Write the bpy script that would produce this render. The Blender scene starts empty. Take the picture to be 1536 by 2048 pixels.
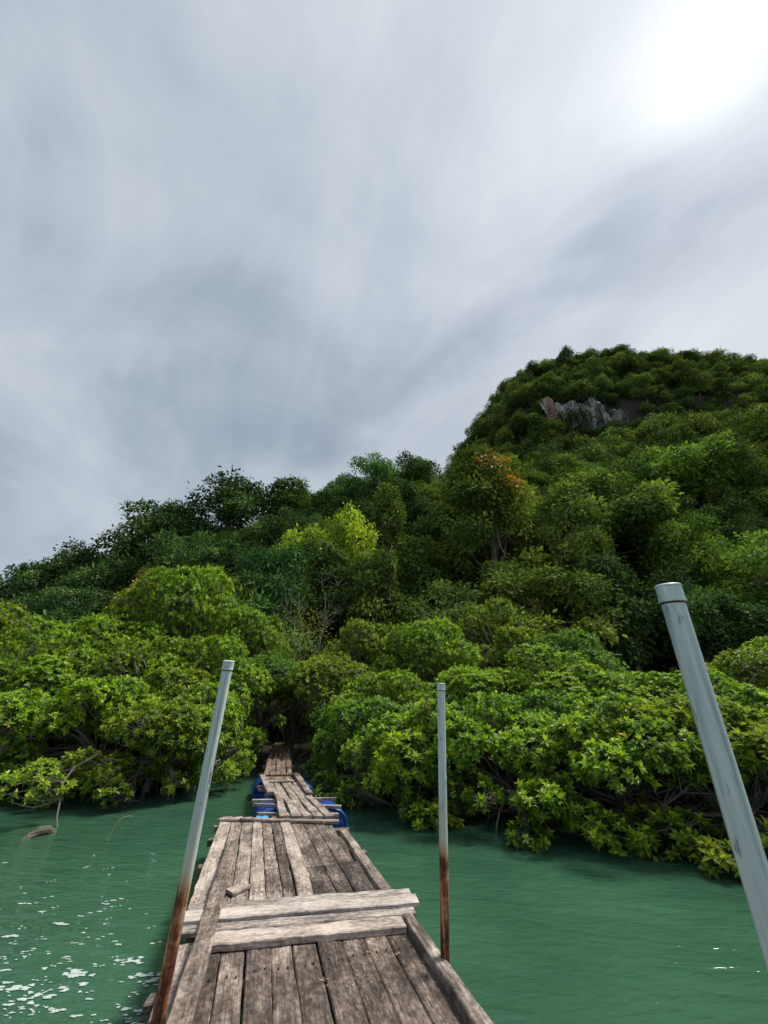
import bpy, math, random
import numpy as np
from math import radians, sin, cos, pi, sqrt, atan2
from mathutils import Vector, Matrix, noise as mnoise

scene = bpy.context.scene
# ------------------------------------------------------------------ camera
EYE = 1.95                      # eye height above the water (deck is at 0.45)
PITCH = radians(27.0)
FPX = 766.0                     # focal length in pixels of a 2048 px tall picture
cam = bpy.data.cameras.new('camera')
cam.sensor_fit = 'VERTICAL'
cam.sensor_height = 36.0
cam.sensor_width = 27.0
cam.lens = FPX / 2048 * 36.0
cam.clip_start = 0.05
cam.clip_end = 3000
camo = bpy.data.objects.new('camera', cam)
scene.collection.objects.link(camo)
camo.location = (0, 0, EYE)
camo.rotation_euler = (radians(90) + PITCH, 0, 0)
scene.camera = camo

# ------------------------------------------------------------------ sun and sky
SUN = Vector((0.484, 0.205, 0.851)).normalized()
SUN_EL = math.asin(SUN.z)
SUN_AZ = atan2(SUN.x, SUN.y)
sl = bpy.data.lights.new('sun', 'SUN')
sl.energy = 3.0
sl.angle = radians(16)
sl.color = (1.0, 0.96, 0.88)
so = bpy.data.objects.new('sun', sl)
scene.collection.objects.link(so)
so.rotation_euler = (-SUN).to_track_quat('-Z', 'Y').to_euler()
so.location = (20, 10, 40)

scene.view_settings.view_transform = 'Standard'
scene.view_settings.look = 'None'
scene.view_settings.gamma = 1.0
scene.view_settings.use_curve_mapping = False
scene.view_settings.exposure = 0.75

SKY_A = (-4.8, -7.1, 0)
SKY_B = (-1.9, -6.2, 0)
world = bpy.data.worlds.new('World')
scene.world = world
world.use_nodes = True


class G:
    """small helper to write node trees"""
    def __init__(self, tree):
        self.t = tree
        tree.nodes.clear()

    def n(self, kind, inputs=None, **props):
        nd = self.t.nodes.new(kind)
        for k, v in props.items():
            setattr(nd, k, v)
        for k, v in (inputs or {}).items():
            self.set(nd, k, v)
        return nd

    def set(self, nd, k, v):
        s = nd.inputs[k]
        if isinstance(v, bpy.types.NodeSocket):
            self.t.links.new(v, s)
        elif isinstance(v, bpy.types.Node):
            self.t.links.new(v.outputs[0], s)
        else:
            s.default_value = v

    def math(self, op, a, b=None, clamp=False):
        nd = self.n('ShaderNodeMath', operation=op, use_clamp=clamp)
        self.set(nd, 0, a)
        if b is not None:
            self.set(nd, 1, b)
        return nd.outputs[0]

    def vmath(self, op, a, b=None):
        nd = self.n('ShaderNodeVectorMath', operation=op)
        self.set(nd, 0, a)
        if b is not None:
            self.set(nd, 1, b)
        return nd

    def ramp(self, fac, stops, interp='LINEAR'):
        nd = self.n('ShaderNodeValToRGB')
        nd.color_ramp.interpolation = interp
        e = nd.color_ramp.elements
        while len(e) < len(stops):
            e.new(0.5)
        for el, (p, c) in zip(e, stops):
            el.position = p
            el.color = (c[0], c[1], c[2], 1) if len(c) == 3 else c
        self.set(nd, 0, fac)
        return nd.outputs[0]

    def mix(self, fac, a, b, blend='MIX'):
        nd = self.n('ShaderNodeMix', data_type='RGBA', blend_type=blend)
        self.set(nd, 0, fac)
        self.set(nd, 6, a if not isinstance(a, tuple) else (*a[:3], 1))
        self.set(nd, 7, b if not isinstance(b, tuple) else (*b[:3], 1))
        return nd.outputs[2]

    def noise(self, vec, scale, detail=4, rough=0.55, dist=0.0):
        nd = self.n('ShaderNodeTexNoise', {'Scale': scale, 'Detail': detail, 'Roughness': rough, 'Distortion': dist})
        if vec is not None:
            self.set(nd, 'Vector', vec)
        return nd.outputs[0]

    def mapr(self, v, a, b, c=0.0, d=1.0, smooth=False):
        nd = self.n('ShaderNodeMapRange', {'Value': v, 'From Min': a, 'From Max': b, 'To Min': c, 'To Max': d})
        if smooth:
            nd.interpolation_type = 'SMOOTHSTEP'
        return nd.outputs[0]


def build_world():
    g = G(world.node_tree)
    out = g.n('ShaderNodeOutputWorld')
    sky = g.n('ShaderNodeTexSky', sky_type='NISHITA', sun_disc=False, sun_elevation=SUN_EL, sun_rotation=SUN_AZ)
    sky.air_density = 1.0
    sky.dust_density = 0.4
    bg_sky = g.n('ShaderNodeBackground', {'Color': sky.outputs[0], 'Strength': 0.06})
    tc = g.n('ShaderNodeTexCoord')
    d = g.vmath('NORMALIZE', tc.outputs['Generated']).outputs[0]
    sep = g.n('ShaderNodeSeparateXYZ', {0: d})
    # project the view direction on a high cloud sheet
    den = g.math('ADD', g.math('MAXIMUM', sep.outputs[2], 0.0), 0.30)
    px = g.math('DIVIDE', sep.outputs[0], den)
    py = g.math('DIVIDE', sep.outputs[1], den)
    P = g.n('ShaderNodeCombineXYZ', {0: px, 1: py, 2: 0.0}).outputs[0]
    # streaks of the sheet run from far left to near right
    rot = g.n('ShaderNodeVectorRotate', {'Vector': P, 'Angle': radians(52)}, rotation_type='Z_AXIS').outputs[0]
    mp = g.n('ShaderNodeMapping', {'Vector': rot, 'Scale': (0.95, 1.05, 1.0), 'Location': SKY_A})
    n1 = g.noise(mp.outputs[0], 1.15, 5, 0.48, 0.9)
    mp2 = g.n('ShaderNodeMapping', {'Vector': rot, 'Scale': (0.9, 1.6, 1.0), 'Location': SKY_B})
    n2 = g.noise(mp2.outputs[0], 1.7, 8, 0.6, 0.9)
    nn = g.math('ADD', g.math('MULTIPLY', n1, 0.66), g.math('MULTIPLY', n2, 0.34))
    c = g.ramp(nn, [(0.33, (0.165, 0.205, 0.262)), (0.43, (0.215, 0.256, 0.310)), (0.53, (0.292, 0.330, 0.376)), (0.66, (0.385, 0.415, 0.447))])
    # one darker roll of cloud across the sheet, brighter beyond it
    nrm = g.math('ADD', g.math('MULTIPLY', px, 0.68), g.math('MULTIPLY', py, 0.73))
    alg = g.math('ADD', g.math('MULTIPLY', px, 0.73), g.math('MULTIPLY', py, -0.68))
    wn = g.noise(P, 2.6, 8, 0.6, 0.6)
    wv = g.math('MULTIPLY', g.math('SUBTRACT', wn, 0.5), 0.26)
    tt = g.math('ADD', nrm, wv)
    q = g.math('DIVIDE', g.math('SUBTRACT', tt, 0.53), 0.042)
    roll = g.math('POWER', 2.718, g.math('MULTIPLY', g.math('MULTIPLY', q, q), -1.0))
    roll = g.math('MULTIPLY', roll, g.mapr(alg, -0.95, -0.45, 0.0, 1.0, True))
    roll = g.math('MULTIPLY', roll, g.mapr(alg, -0.28, 0.0, 1.0, 0.0, True))
    c = g.mix(g.math('MULTIPLY', roll, 0.55), c, (0.225, 0.250, 0.300))
    c = g.mix(g.math('MULTIPLY', g.mapr(tt, 0.52, 0.66, 0.0, 1.0, True), 0.45), c, (0.40, 0.425, 0.455))
    # low sky a little paler
    hz = g.mapr(sep.outputs[2], 0.0, 0.75, 1.0, 0.0, True)
    c = g.mix(g.math('MULTIPLY', hz, 0.45), c, (0.315, 0.355, 0.398))
    # thin cloud lit from behind round the sun
    dt = g.math('MAXIMUM', g.vmath('DOT_PRODUCT', d, tuple(SUN)).outputs['Value'], 0.0)
    wob = g.mapr(nn, 0.36, 0.66, 0.6, 1.35)
    g1 = g.math('MULTIPLY', g.math('MULTIPLY', g.math('POWER', dt, 5.0), 0.085), wob)
    g2 = g.math('MULTIPLY', g.math('MULTIPLY', g.math('POWER', dt, 26.0), 0.06), wob)
    g3 = g.math('MULTIPLY', g.math('POWER', dt, 240.0), 0.26)
    gl = g.math('ADD', g.math('ADD', g1, g2), g3)
    glow = g.vmath('SCALE', (1.0, 0.985, 0.93))
    g.set(glow, 'Scale', gl)
    c = g.vmath('ADD', c, glow.outputs[0]).outputs[0]
    bg_cl = g.n('ShaderNodeBackground', {'Color': c, 'Strength': 1.0})
    mx = g.n('ShaderNodeMixShader', {0: 0.94, 1: bg_sky.outputs[0], 2: bg_cl.outputs[0]})
    g.t.links.new(mx.outputs[0], out.inputs[0])


build_world()
scene.cycles.use_denoising = True
scene.cycles.max_bounces = 4
scene.cycles.diffuse_bounces = 2
scene.cycles.glossy_bounces = 2
scene.cycles.transmission_bounces = 2
scene.cycles.transparent_max_bounces = 4
scene.cycles.use_adaptive_sampling = True
scene.cycles.adaptive_threshold = 0.02
scene.cycles.sample_clamp_indirect = 4.0


# ------------------------------------------------------------------ helpers
def at(px, py, Y):
    """world point at forward distance Y seen at photo pixel (px, py)"""
    u, v = px - 768.0, py - 1024.0
    fw = FPX * cos(PITCH) + v * sin(PITCH)
    up = FPX * sin(PITCH) - v * cos(PITCH)
    return Vector((u * Y / fw, Y, EYE + up * Y / fw))


def to_px(p):
    x, y, z = p[0], p[1], p[2] - EYE
    f = y * cos(PITCH) + z * sin(PITCH)
    if f <= 0.1:
        return None
    w = -y * sin(PITCH) + z * cos(PITCH)
    return 768 + FPX * x / f, 1024 - FPX * w / f


def link(o, parent=None):
    scene.collection.objects.link(o)
    if parent is not None:
        o.parent = parent
    return o


def tag(o, label=None, cat=None, group=None, kind=None):
    if label:
        o['label'] = label
    if cat:
        o['category'] = cat
    if group:
        o['group'] = group
    if kind:
        o['kind'] = kind
    return o


def empty(name, loc=(0, 0, 0), rz=0.0):
    o = bpy.data.objects.new(name, None)
    o.empty_display_size = 0.3
    o.location = loc
    o.rotation_euler = (0, 0, rz)
    return link(o)


class MB:
    """collects triangles from numpy pieces, with a float attribute 'tint' and a material index"""
    def __init__(self):
        self.v, self.t, self.a, self.m = [], [], [], []
        self.n = 0

    def add(self, v, t, a=0.5, m=0):
        v = np.asarray(v, float).reshape(-1, 3)
        t = np.asarray(t, int).reshape(-1, 3)
        self.v.append(v)
        self.t.append(t + self.n)
        self.a.append(np.full(len(v), a) if np.isscalar(a) else np.asarray(a, float))
        self.m.append(np.full(len(t), m))
        self.n += len(v)

    def join(self, other, m=None):
        for v, t, a, mm in other.pieces():
            self.add(v, t, a, 0)
            self.m[-1] = mm if m is None else np.full(len(t), m)

    def arrays(self):
        return np.concatenate(self.v), np.concatenate(self.t), np.concatenate(self.a), np.concatenate(self.m)

    def mesh(self, name, mats, smooth=False):
        v, t, a, m = self.arrays()
        me = bpy.data.meshes.new(name)
        me.vertices.add(len(v))
        me.vertices.foreach_set('co', v.astype(np.float32).ravel())
        me.loops.add(len(t) * 3)
        me.loops.foreach_set('vertex_index', t.astype(np.int32).ravel())
        me.polygons.add(len(t))
        me.polygons.foreach_set('loop_start', np.arange(0, len(t) * 3, 3, dtype=np.int32))
        me.polygons.foreach_set('loop_total', np.full(len(t), 3, dtype=np.int32))
        me.polygons.foreach_set('material_index', m.astype(np.int32))
        me.polygons.foreach_set('use_smooth', np.full(len(t), smooth))
        at_ = me.attributes.new('tint', 'FLOAT', 'POINT')
        at_.data.foreach_set('value', a.astype(np.float32))
        for x in (mats if isinstance(mats, (list, tuple)) else [mats]):
            me.materials.append(x)
        me.update(calc_edges=True)
        me.validate()
        return me

    def build(self, name, mats, parent=None, smooth=False, loc=None):
        o = bpy.data.objects.new(name, self.mesh(name, mats, smooth))
        if loc is not None:
            o.location = loc
        return link(o, parent)


def unit(a):
    return a / np.maximum(np.linalg.norm(a, axis=-1, keepdims=True), 1e-9)


def tube(pts, rad, sides=6, cap=True):
    pts = np.asarray(pts, float)
    rad = np.asarray(rad, float) if not np.isscalar(rad) else np.full(len(pts), rad)
    n = len(pts)
    T = np.zeros_like(pts)
    T[1:-1] = pts[2:] - pts[:-2]
    T[0] = pts[1] - pts[0]
    T[-1] = pts[-1] - pts[-2]
    T = unit(T)
    ref = np.array([0.31, 0.87, 0.38])
    A = unit(np.cross(T, ref))
    B = np.cross(T, A)
    ang = np.linspace(0, 2 * pi, sides, endpoint=False)
    v = pts[:, None, :] + rad[:, None, None] * (np.cos(ang)[None, :, None] * A[:, None, :] + np.sin(ang)[None, :, None] * B[:, None, :])
    v = v.reshape(-1, 3)
    t = []
    for i in range(n - 1):
        for k in range(sides):
            a, b = i * sides + k, i * sides + (k + 1) % sides
            c, d = a + sides, b + sides
            t += [(a, c, b), (b, c, d)]
    if cap:
        v = np.vstack([v, pts[0], pts[-1]])
        c0, c1 = n * sides, n * sides + 1
        for k in range(sides):
            t.append((c0, k, (k + 1) % sides))
            t.append((c1, (n - 1) * sides + (k + 1) % sides, (n - 1) * sides + k))
    return v, t


def curve_pts(p0, p1, n, bend, rng):
    """a wandering line from p0 to p1"""
    p0, p1 = np.asarray(p0, float), np.asarray(p1, float)
    s = np.linspace(0, 1, n)[:, None]
    p = p0 + (p1 - p0) * s
    L = np.linalg.norm(p1 - p0)
    o1, o2 = rng.normal(size=3), rng.normal(size=3)
    p += np.sin(s * pi) * o1 * bend * L + np.sin(2 * s * pi) * o2 * bend * L * 0.5
    return p


def leaves4(P, A, N, L, W, tint, fold=0.25, droop=0.18):
    """elliptic leaves of four triangles: base, right, tip, left, mid"""
    A = unit(A)
    S = unit(np.cross(A, N))
    U = np.cross(S, A)
    L = L[:, None]
    W = W[:, None]
    b = P
    m = P + A * L * 0.52 - U * L * droop * 0.1
    r = P + A * L * 0.50 + S * W * 0.5 + U * W * fold
    l = P + A * L * 0.50 - S * W * 0.5 + U * W * fold
    t = P + A * L - U * L * droop
    v = np.stack([b, r, t, l, m], 1).reshape(-1, 3)
    k = np.arange(len(P))[:, None, None] * 5
    tri = np.array([[0, 1, 4], [1, 2, 4], [2, 3, 4], [3, 0, 4]])[None] + k
    return v, tri.reshape(-1, 3), np.repeat(tint, 5)


def leaves2(P, A, N, L, W, tint, fold=0.2):
    A = unit(A)
    S = unit(np.cross(A, N))
    U = np.cross(S, A)
    L = L[:, None]
    W = W[:, None]
    b = P
    r = P + A * L * 0.45 + S * W * 0.5 + U * W * fold
    l = P + A * L * 0.45 - S * W * 0.5 + U * W * fold
    t = P + A * L
    v = np.stack([b, r, t, l], 1).reshape(-1, 3)
    k = np.arange(len(P))[:, None, None] * 4
    tri = np.array([[0, 1, 2], [0, 2, 3]])[None] + k
    return v, tri.reshape(-1, 3), np.repeat(tint, 4)


def sphere_dirs(n, rng):
    return unit(rng.normal(size=(n, 3)))


# ------------------------------------------------------------------ materials
def new_mat(name):
    m = bpy.data.materials.new(name)
    m.use_nodes = True
    g = G(m.node_tree)
    out = g.n('ShaderNodeOutputMaterial')
    return m, g, out


def leaf_material(name, stops, rough=0.42, trans=0.32, spec=0.45, tr_col=(1.1, 1.25, 0.45)):
    m, g, out = new_mat(name)
    a = g.n('ShaderNodeAttribute', attribute_name='tint')
    oi = g.n('ShaderNodeObjectInfo')
    col = g.ramp(a.outputs['Fac'], stops)
    col = g.mix(1.0, col, oi.outputs['Color'], 'MULTIPLY')
    geo = g.n('ShaderNodeNewGeometry')
    back = g.mix(g.math('MULTIPLY', geo.outputs['Backfacing'], 0.35), col, g.mix(1.0, col, (1.25, 1.25, 1.1), 'MULTIPLY'))
    p = g.n('ShaderNodeBsdfPrincipled', {'Base Color': back, 'Roughness': rough, 'Specular IOR Level': spec})
    tcol = g.mix(1.0, col, tr_col, 'MULTIPLY')
    t = g.n('ShaderNodeBsdfTranslucent', {'Color': tcol})
    mx = g.n('ShaderNodeMixShader', {0: trans, 1: p.outputs[0], 2: t.outputs[0]})
    g.t.links.new(mx.outputs[0], out.inputs[0])
    return m


M = {}
M['mangrove_leaf'] = leaf_material('mangrove_leaf', [
    (0.0, (0.024, 0.056, 0.013)), (0.35, (0.092, 0.168, 0.022)), (0.65, (0.225, 0.325, 0.028)),
    (0.93, (0.420, 0.500, 0.045)), (0.985, (0.38, 0.44, 0.06)), (0.993, (0.55, 0.30, 0.03)), (1.0, (0.50, 0.17, 0.03))], rough=0.45, trans=0.34, spec=0.35)
M['jungle_leaf'] = leaf_material('jungle_leaf', [
    (0.0, (0.020, 0.040, 0.015)), (0.40, (0.088, 0.146, 0.042)), (0.75, (0.225, 0.310, 0.074)), (1.0, (0.36, 0.42, 0.10))], rough=0.7, spec=0.06, trans=0.2)
M['bloom_leaf'] = leaf_material('bloom_leaf', [
    (0.0, (0.20, 0.14, 0.015)), (0.5, (0.38, 0.20, 0.022)), (1.0, (0.42, 0.32, 0.04))], rough=0.5, tr_col=(1, 0.9, 0.5))


def bark_material(name, c0, c1, scale=9.0, stretch=4.0):
    m, g, out = new_mat(name)
    tc = g.n('ShaderNodeTexCoord')
    mp = g.n('ShaderNodeMapping', {'Vector': tc.outputs['Object'], 'Scale': (stretch, stretch, 1)})
    n1 = g.noise(mp.outputs[0], scale, 6, 0.6)
    n2 = g.noise(tc.outputs['Object'], 1.7, 3)
    c = g.ramp(n1, [(0.3, c0), (0.7, c1)])
    c = g.mix(g.mapr(n2, 0.45, 0.7), c, (c0[0] * 0.7, c0[1] * 0.8, c0[2] * 0.7))
    b = g.n('ShaderNodeBump', {'Strength': 0.6, 'Distance': 0.02, 'Height': n1})
    p = g.n('ShaderNodeBsdfPrincipled', {'Base Color': c, 'Roughness': 0.85, 'Normal': b.outputs[0]})
    g.t.links.new(p.outputs[0], out.inputs[0])
    return m


M['bark'] = bark_material('mangrove_bark', (0.075, 0.066, 0.055), (0.25, 0.235, 0.205))
M['root'] = bark_material('root_bark', (0.085, 0.070, 0.055), (0.21, 0.18, 0.145))
M['trunk'] = bark_material('jungle_bark', (0.10, 0.09, 0.075), (0.27, 0.25, 0.21), 3.0)


def wood_material():
    m, g, out = new_mat('weathered_plank')
    tc = g.n('ShaderNodeTexCoord')
    oi = g.n('ShaderNodeObjectInfo')
    tone = g.n('ShaderNodeAttribute', attribute_type='OBJECT', attribute_name='tone').outputs['Fac']
    red = g.n('ShaderNodeAttribute', attribute_type='OBJECT', attribute_name='warm').outputs['Fac']
    off = g.math('MULTIPLY', oi.outputs['Random'], 57.0)
    P = g.vmath('ADD', tc.outputs['Object'], g.n('ShaderNodeCombineXYZ', {0: off, 1: off, 2: off}).outputs[0]).outputs[0]
    # long grain
    ga = g.n('ShaderNodeMapping', {'Vector': P, 'Scale': (60, 1.6, 60)}).outputs[0]
    grain = g.noise(ga, 1.0, 7, 0.62, 0.6)
    gb = g.n('ShaderNodeMapping', {'Vector': P, 'Scale': (190, 5.0, 190)}).outputs[0]
    fine = g.noise(gb, 1.0, 4, 0.6)
    # blotches of damp and lichen
    bl = g.noise(g.n('ShaderNodeMapping', {'Vector': P, 'Scale': (5.5, 2.4, 5.5)}).outputs[0], 1.0, 6, 0.66, 0.4)
    sp = g.noise(g.n('ShaderNodeMapping', {'Vector': P, 'Scale': (38, 20, 38)}).outputs[0], 1.0, 6, 0.72)
    def cen(v, k):
        return g.math('MULTIPLY', g.math('SUBTRACT', v, 0.5), k)
    f = g.math('ADD', cen(grain, 0.62), cen(fine, 0.45))
    f = g.math('ADD', f, cen(bl, 1.25))
    f = g.math('ADD', f, cen(sp, 1.05))
    f = g.math('ADD', f, tone)
    c = g.ramp(f, [(0.10, (0.028, 0.024, 0.021)), (0.32, (0.080, 0.068, 0.060)), (0.52, (0.190, 0.164, 0.147)), (0.70, (0.36, 0.320, 0.292)), (0.95, (0.55, 0.505, 0.465))])
    c = g.mix(red, c, g.mix(1.0, c, (1.12, 0.90, 0.76), 'MULTIPLY'))
    # drying cracks along the grain
    cr = g.noise(g.n('ShaderNodeMapping', {'Vector': P, 'Scale': (34, 0.9, 34)}).outputs[0], 1.0, 3, 0.5, 0.3)
    crk = g.math('ABSOLUTE', g.math('SUBTRACT', cr, 0.47))
    crk = g.mapr(crk, 0.0, 0.010, 1.0, 0.0)
    crk = g.math('MULTIPLY', crk, g.mapr(bl, 0.44, 0.58))
    c = g.mix(g.math('MULTIPLY', crk, 0.75), c, (0.016, 0.013, 0.011))
    h = g.math('SUBTRACT', g.math('ADD', g.math('MULTIPLY', grain, 0.7), g.math('MULTIPLY', fine, 0.3)), g.math('MULTIPLY', crk, 0.9))
    b = g.n('ShaderNodeBump', {'Strength': 0.55, 'Distance': 0.006, 'Height': h})
    p = g.n('ShaderNodeBsdfPrincipled', {'Base Color': c, 'Roughness': 0.82, 'Specular IOR Level': 0.25, 'Normal': b.outputs[0]})
    g.t.links.new(p.outputs[0], out.inputs[0])
    return m


M['wood'] = wood_material()


def pole_material():
    """galvanised pipe, rusty below z = 1 m"""
    m, g, out = new_mat('galvanised_pipe')
    geo = g.n('ShaderNodeNewGeometry')
    z = g.n('ShaderNodeSeparateXYZ', {0: geo.outputs['Position']}).outputs[2]
    tc = g.n('ShaderNodeTexCoord')
    P = tc.outputs['Object']
    st = g.noise(g.n('ShaderNodeMapping', {'Vector': P, 'Scale': (26, 26, 1.6)}).outputs[0], 1.0, 6, 0.6, 0.5)
    sm = g.noise(g.n('ShaderNodeMapping', {'Vector': P, 'Scale': (30, 30, 9)}).outputs[0], 1.0, 4, 0.6)
    bl = g.noise(P, 11.0, 6, 0.68)
    steel = g.ramp(st, [(0.34, (0.27, 0.33, 0.345)), (0.50, (0.50, 0.575, 0.585)), (0.68, (0.68, 0.73, 0.72))])
    dark = g.mapr(sm, 0.60, 0.68)
    steel = g.mix(g.math('MULTIPLY', dark, 0.8), steel, (0.09, 0.105, 0.11))
    rust = g.ramp(g.math('ADD', g.math('MULTIPLY', st, 0.55), g.math('MULTIPLY', bl, 0.45)),
                  [(0.42, (0.026, 0.009, 0.008)), (0.48, (0.095, 0.026, 0.013)), (0.53, (0.25, 0.085, 0.03)), (0.59, (0.40, 0.25, 0.16))])
    zz = g.math('ADD', z, g.math('MULTIPLY', g.math('SUBTRACT', st, 0.5), 0.42))
    pale = g.mapr(zz, 1.00, 1.36, 1.0, 0.0)
    steel = g.mix(g.math('MULTIPLY', pale, 0.7), steel, (0.62, 0.58, 0.42))
    tan = g.mapr(zz, 1.0, 1.11, 1.0, 0.0)
    c = g.mix(tan, steel, (0.36, 0.19, 0.08))
    rf = g.mapr(zz, 0.985, 1.02, 1.0, 0.0)
    c = g.mix(rf, c, rust)
    rough = g.mapr(rf, 0, 1, 0.42, 0.85)
    met = g.mapr(tan, 0, 1, 0.12, 0.0)
    b = g.n('ShaderNodeBump', {'Strength': 0.3, 'Distance': 0.003, 'Height': g.math('ADD', sm, bl)})
    p = g.n('ShaderNodeBsdfPrincipled', {'Base Color': c, 'Roughness': rough, 'Metallic': met, 'Normal': b.outputs[0]})
    g.t.links.new(p.outputs[0], out.inputs[0])
    return m


M['pole'] = pole_material()


def drum_material():
    m, g, out = new_mat('blue_plastic')
    tc = g.n('ShaderNodeTexCoord')
    n = g.noise(tc.outputs['Object'], 6.0, 5, 0.6)
    c = g.ramp(n, [(0.35, (0.004, 0.028, 0.16)), (0.55, (0.006, 0.050, 0.30)), (0.72, (0.05, 0.10, 0.27))])
    p = g.n('ShaderNodeBsdfPrincipled', {'Base Color': c, 'Roughness': g.mapr(n, 0.3, 0.7, 0.28, 0.5)})
    g.t.links.new(p.outputs[0], out.inputs[0])
    return m


M['drum'] = drum_material()


def simple_material(name, c0, c1, scale=5.0, rough=0.8):
    m, g, out = new_mat(name)
    tc = g.n('ShaderNodeTexCoord')
    n = g.noise(tc.outputs['Object'], scale, 6, 0.6)
    c = g.ramp(n, [(0.35, c0), (0.65, c1)])
    b = g.n('ShaderNodeBump', {'Strength': 0.4, 'Distance': 0.02, 'Height': n})
    p = g.n('ShaderNodeBsdfPrincipled', {'Base Color': c, 'Roughness': rough, 'Normal': b.outputs[0]})
    g.t.links.new(p.outputs[0], out.inputs[0])
    return m


M['soil'] = simple_material('forest_soil', (0.012, 0.013, 0.008), (0.034, 0.031, 0.019), 2.0, 0.95)
M['foam'] = simple_material('foam', (0.30, 0.38, 0.34), (0.46, 0.53, 0.49), 40.0, 0.7)
M['straw'] = simple_material('dry_straw', (0.35, 0.28, 0.15), (0.55, 0.47, 0.30), 30.0, 0.8)
M['tarp'] = simple_material('pale_blue_plastic', (0.05, 0.30, 0.62), (0.09, 0.40, 0.75), 8.0, 0.4)
M['stone'] = simple_material('shore_rock', (0.05, 0.045, 0.04), (0.14, 0.125, 0.105), 6.0, 0.9)
M['rust'] = simple_material('rusty_nail', (0.02, 0.012, 0.01), (0.07, 0.03, 0.02), 60.0, 0.8)
M['seal'] = simple_material('dark_seal', (0.01, 0.011, 0.012), (0.03, 0.03, 0.03), 8.0, 0.6)


def cliff_material():
    m, g, out = new_mat('limestone')
    tc = g.n('ShaderNodeTexCoord')
    P = tc.outputs['Object']
    v = g.noise(g.n('ShaderNodeMapping', {'Vector': P, 'Scale': (0.55, 0.55, 0.09)}).outputs[0], 1.0, 7, 0.65, 0.6)
    n = g.noise(P, 0.9, 5, 0.6)
    c = g.ramp(v, [(0.36, (0.030, 0.030, 0.028)), (0.47, (0.10, 0.097, 0.09)), (0.56, (0.33, 0.32, 0.30)), (0.68, (0.60, 0.58, 0.53))])
    o = g.n('ShaderNodeAttribute', attribute_name='tint').outputs['Fac']
    c = g.mix(g.math('MULTIPLY', o, g.mapr(n, 0.36, 0.56)), c, (0.30, 0.125, 0.055))
    b = g.n('ShaderNodeBump', {'Strength': 0.8, 'Distance': 0.5, 'Height': v})
    p = g.n('ShaderNodeBsdfPrincipled', {'Base Color': c, 'Roughness': 0.9, 'Normal': b.outputs[0]})
    g.t.links.new(p.outputs[0], out.inputs[0])
    return m


M['cliff'] = cliff_material()


def water_material():
    m, g, out = new_mat('green_sea_water')
    geo = g.n('ShaderNodeNewGeometry')
    P = geo.outputs['Position']
    big = g.noise(P, 0.55, 3, 0.5)
    c = g.ramp(big, [(0.3, (0.025, 0.072, 0.043)), (0.7, (0.040, 0.112, 0.064))])
    w1 = g.noise(g.n('ShaderNodeMapping', {'Vector': g.n('ShaderNodeVectorRotate', {'Vector': P, 'Angle': radians(14)}, rotation_type='Z_AXIS').outputs[0], 'Scale': (1.5, 4.2, 1)}).outputs[0], 1.0, 3, 0.5, 0.4)
    w2 = g.noise(g.n('ShaderNodeMapping', {'Vector': P, 'Rotation': (0, 0, radians(-18)), 'Scale': (5.0, 12.0, 1)}).outputs[0], 1.0, 3, 0.55, 0.3)
    h = g.math('ADD', g.math('MULTIPLY', w1, 1.0), g.math('MULTIPLY', w2, 0.5))
    b = g.n('ShaderNodeBump', {'Strength': 0.65, 'Distance': 0.06, 'Height': h})
    p = g.n('ShaderNodeBsdfPrincipled', {'Base Color': c, 'Roughness': 0.06, 'IOR': 1.33, 'Specular IOR Level': 0.5, 'Normal': b.outputs[0]})
    g.t.links.new(p.outputs[0], out.inputs[0])
    return m


M['water'] = water_material()


# ------------------------------------------------------------------ terrain
def smooth(a, b, x):
    t = np.clip((x - a) / (b - a), 0, 1)
    return t * t * (3 - 2 * t)


_rng0 = np.random.default_rng(5)
_ph = _rng0.uniform(0, 6.28, (10, 2))
_fr = _rng0.uniform(0.05, 0.35, (10, 2))


def wave_noise(x, y):
    s = 0
    for i in range(10):
        s = s + np.sin(x * _fr[i, 0] + _ph[i, 0]) * np.sin(y * _fr[i, 1] + _ph[i, 1]) * (0.12 / (_fr[i].mean() + 0.05)) * 0.35
    return s


def shore_y(x):
    """where the mud rises out of the water"""
    return np.interp(x, [-40, -12, -7, -3.6, -1.2, 1, 3, 5, 8, 14, 40], [12.5, 13.3, 13.8, 14.6, 14.6, 13.4, 12.0, 11.2, 11.0, 11.6, 12.0])


def H(x, y):
    x = np.asarray(x, float)
    y = np.asarray(y, float)
    sy = shore_y(x)
    z = -1.3 + 1.5 * smooth(sy - 2.5, sy + 1.5, y) + 0.08 * smooth(sy + 1, sy + 8, y)
    crest = np.interp(x / np.maximum(y, 8) * 58, [-90, -62, -50, -38, -25, -10, 0, 10, 40, 90, 160],
                      [0, 2, 6, 12.5, 21, 25, 29, 30, 33, 34, 34])
    prof = np.interp(y, [0, 23, 27, 33, 42, 58, 75, 110, 400], [0, 0, 0.07, 0.25, 0.55, 1.0, 0.95, 0.6, 0.1])
    ridge = crest * prof
    g = np.interp(x - (y - 130) * 0.10, [-30, 5, 15, 22, 33, 46, 60, 76, 107, 190, 300], [0, 0.05, 0.20, 0.45, 0.60, 0.75, 0.865, 0.945, 1.0, 0.95, 0.8])
    hp = np.interp(y, [30, 60, 80, 103, 106, 118, 130, 146, 180, 260, 400], [0.0, 0.20, 0.37, 0.535, 0.64, 0.80, 0.93, 1.0, 0.95, 0.5, 0.1])
    hill = 160 * g * hp
    up = smooth(23, 34, y)
    return z + np.maximum(ridge, hill) + up * wave_noise(x, y) * 1.2 - 0.9 * (y > 600)


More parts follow.
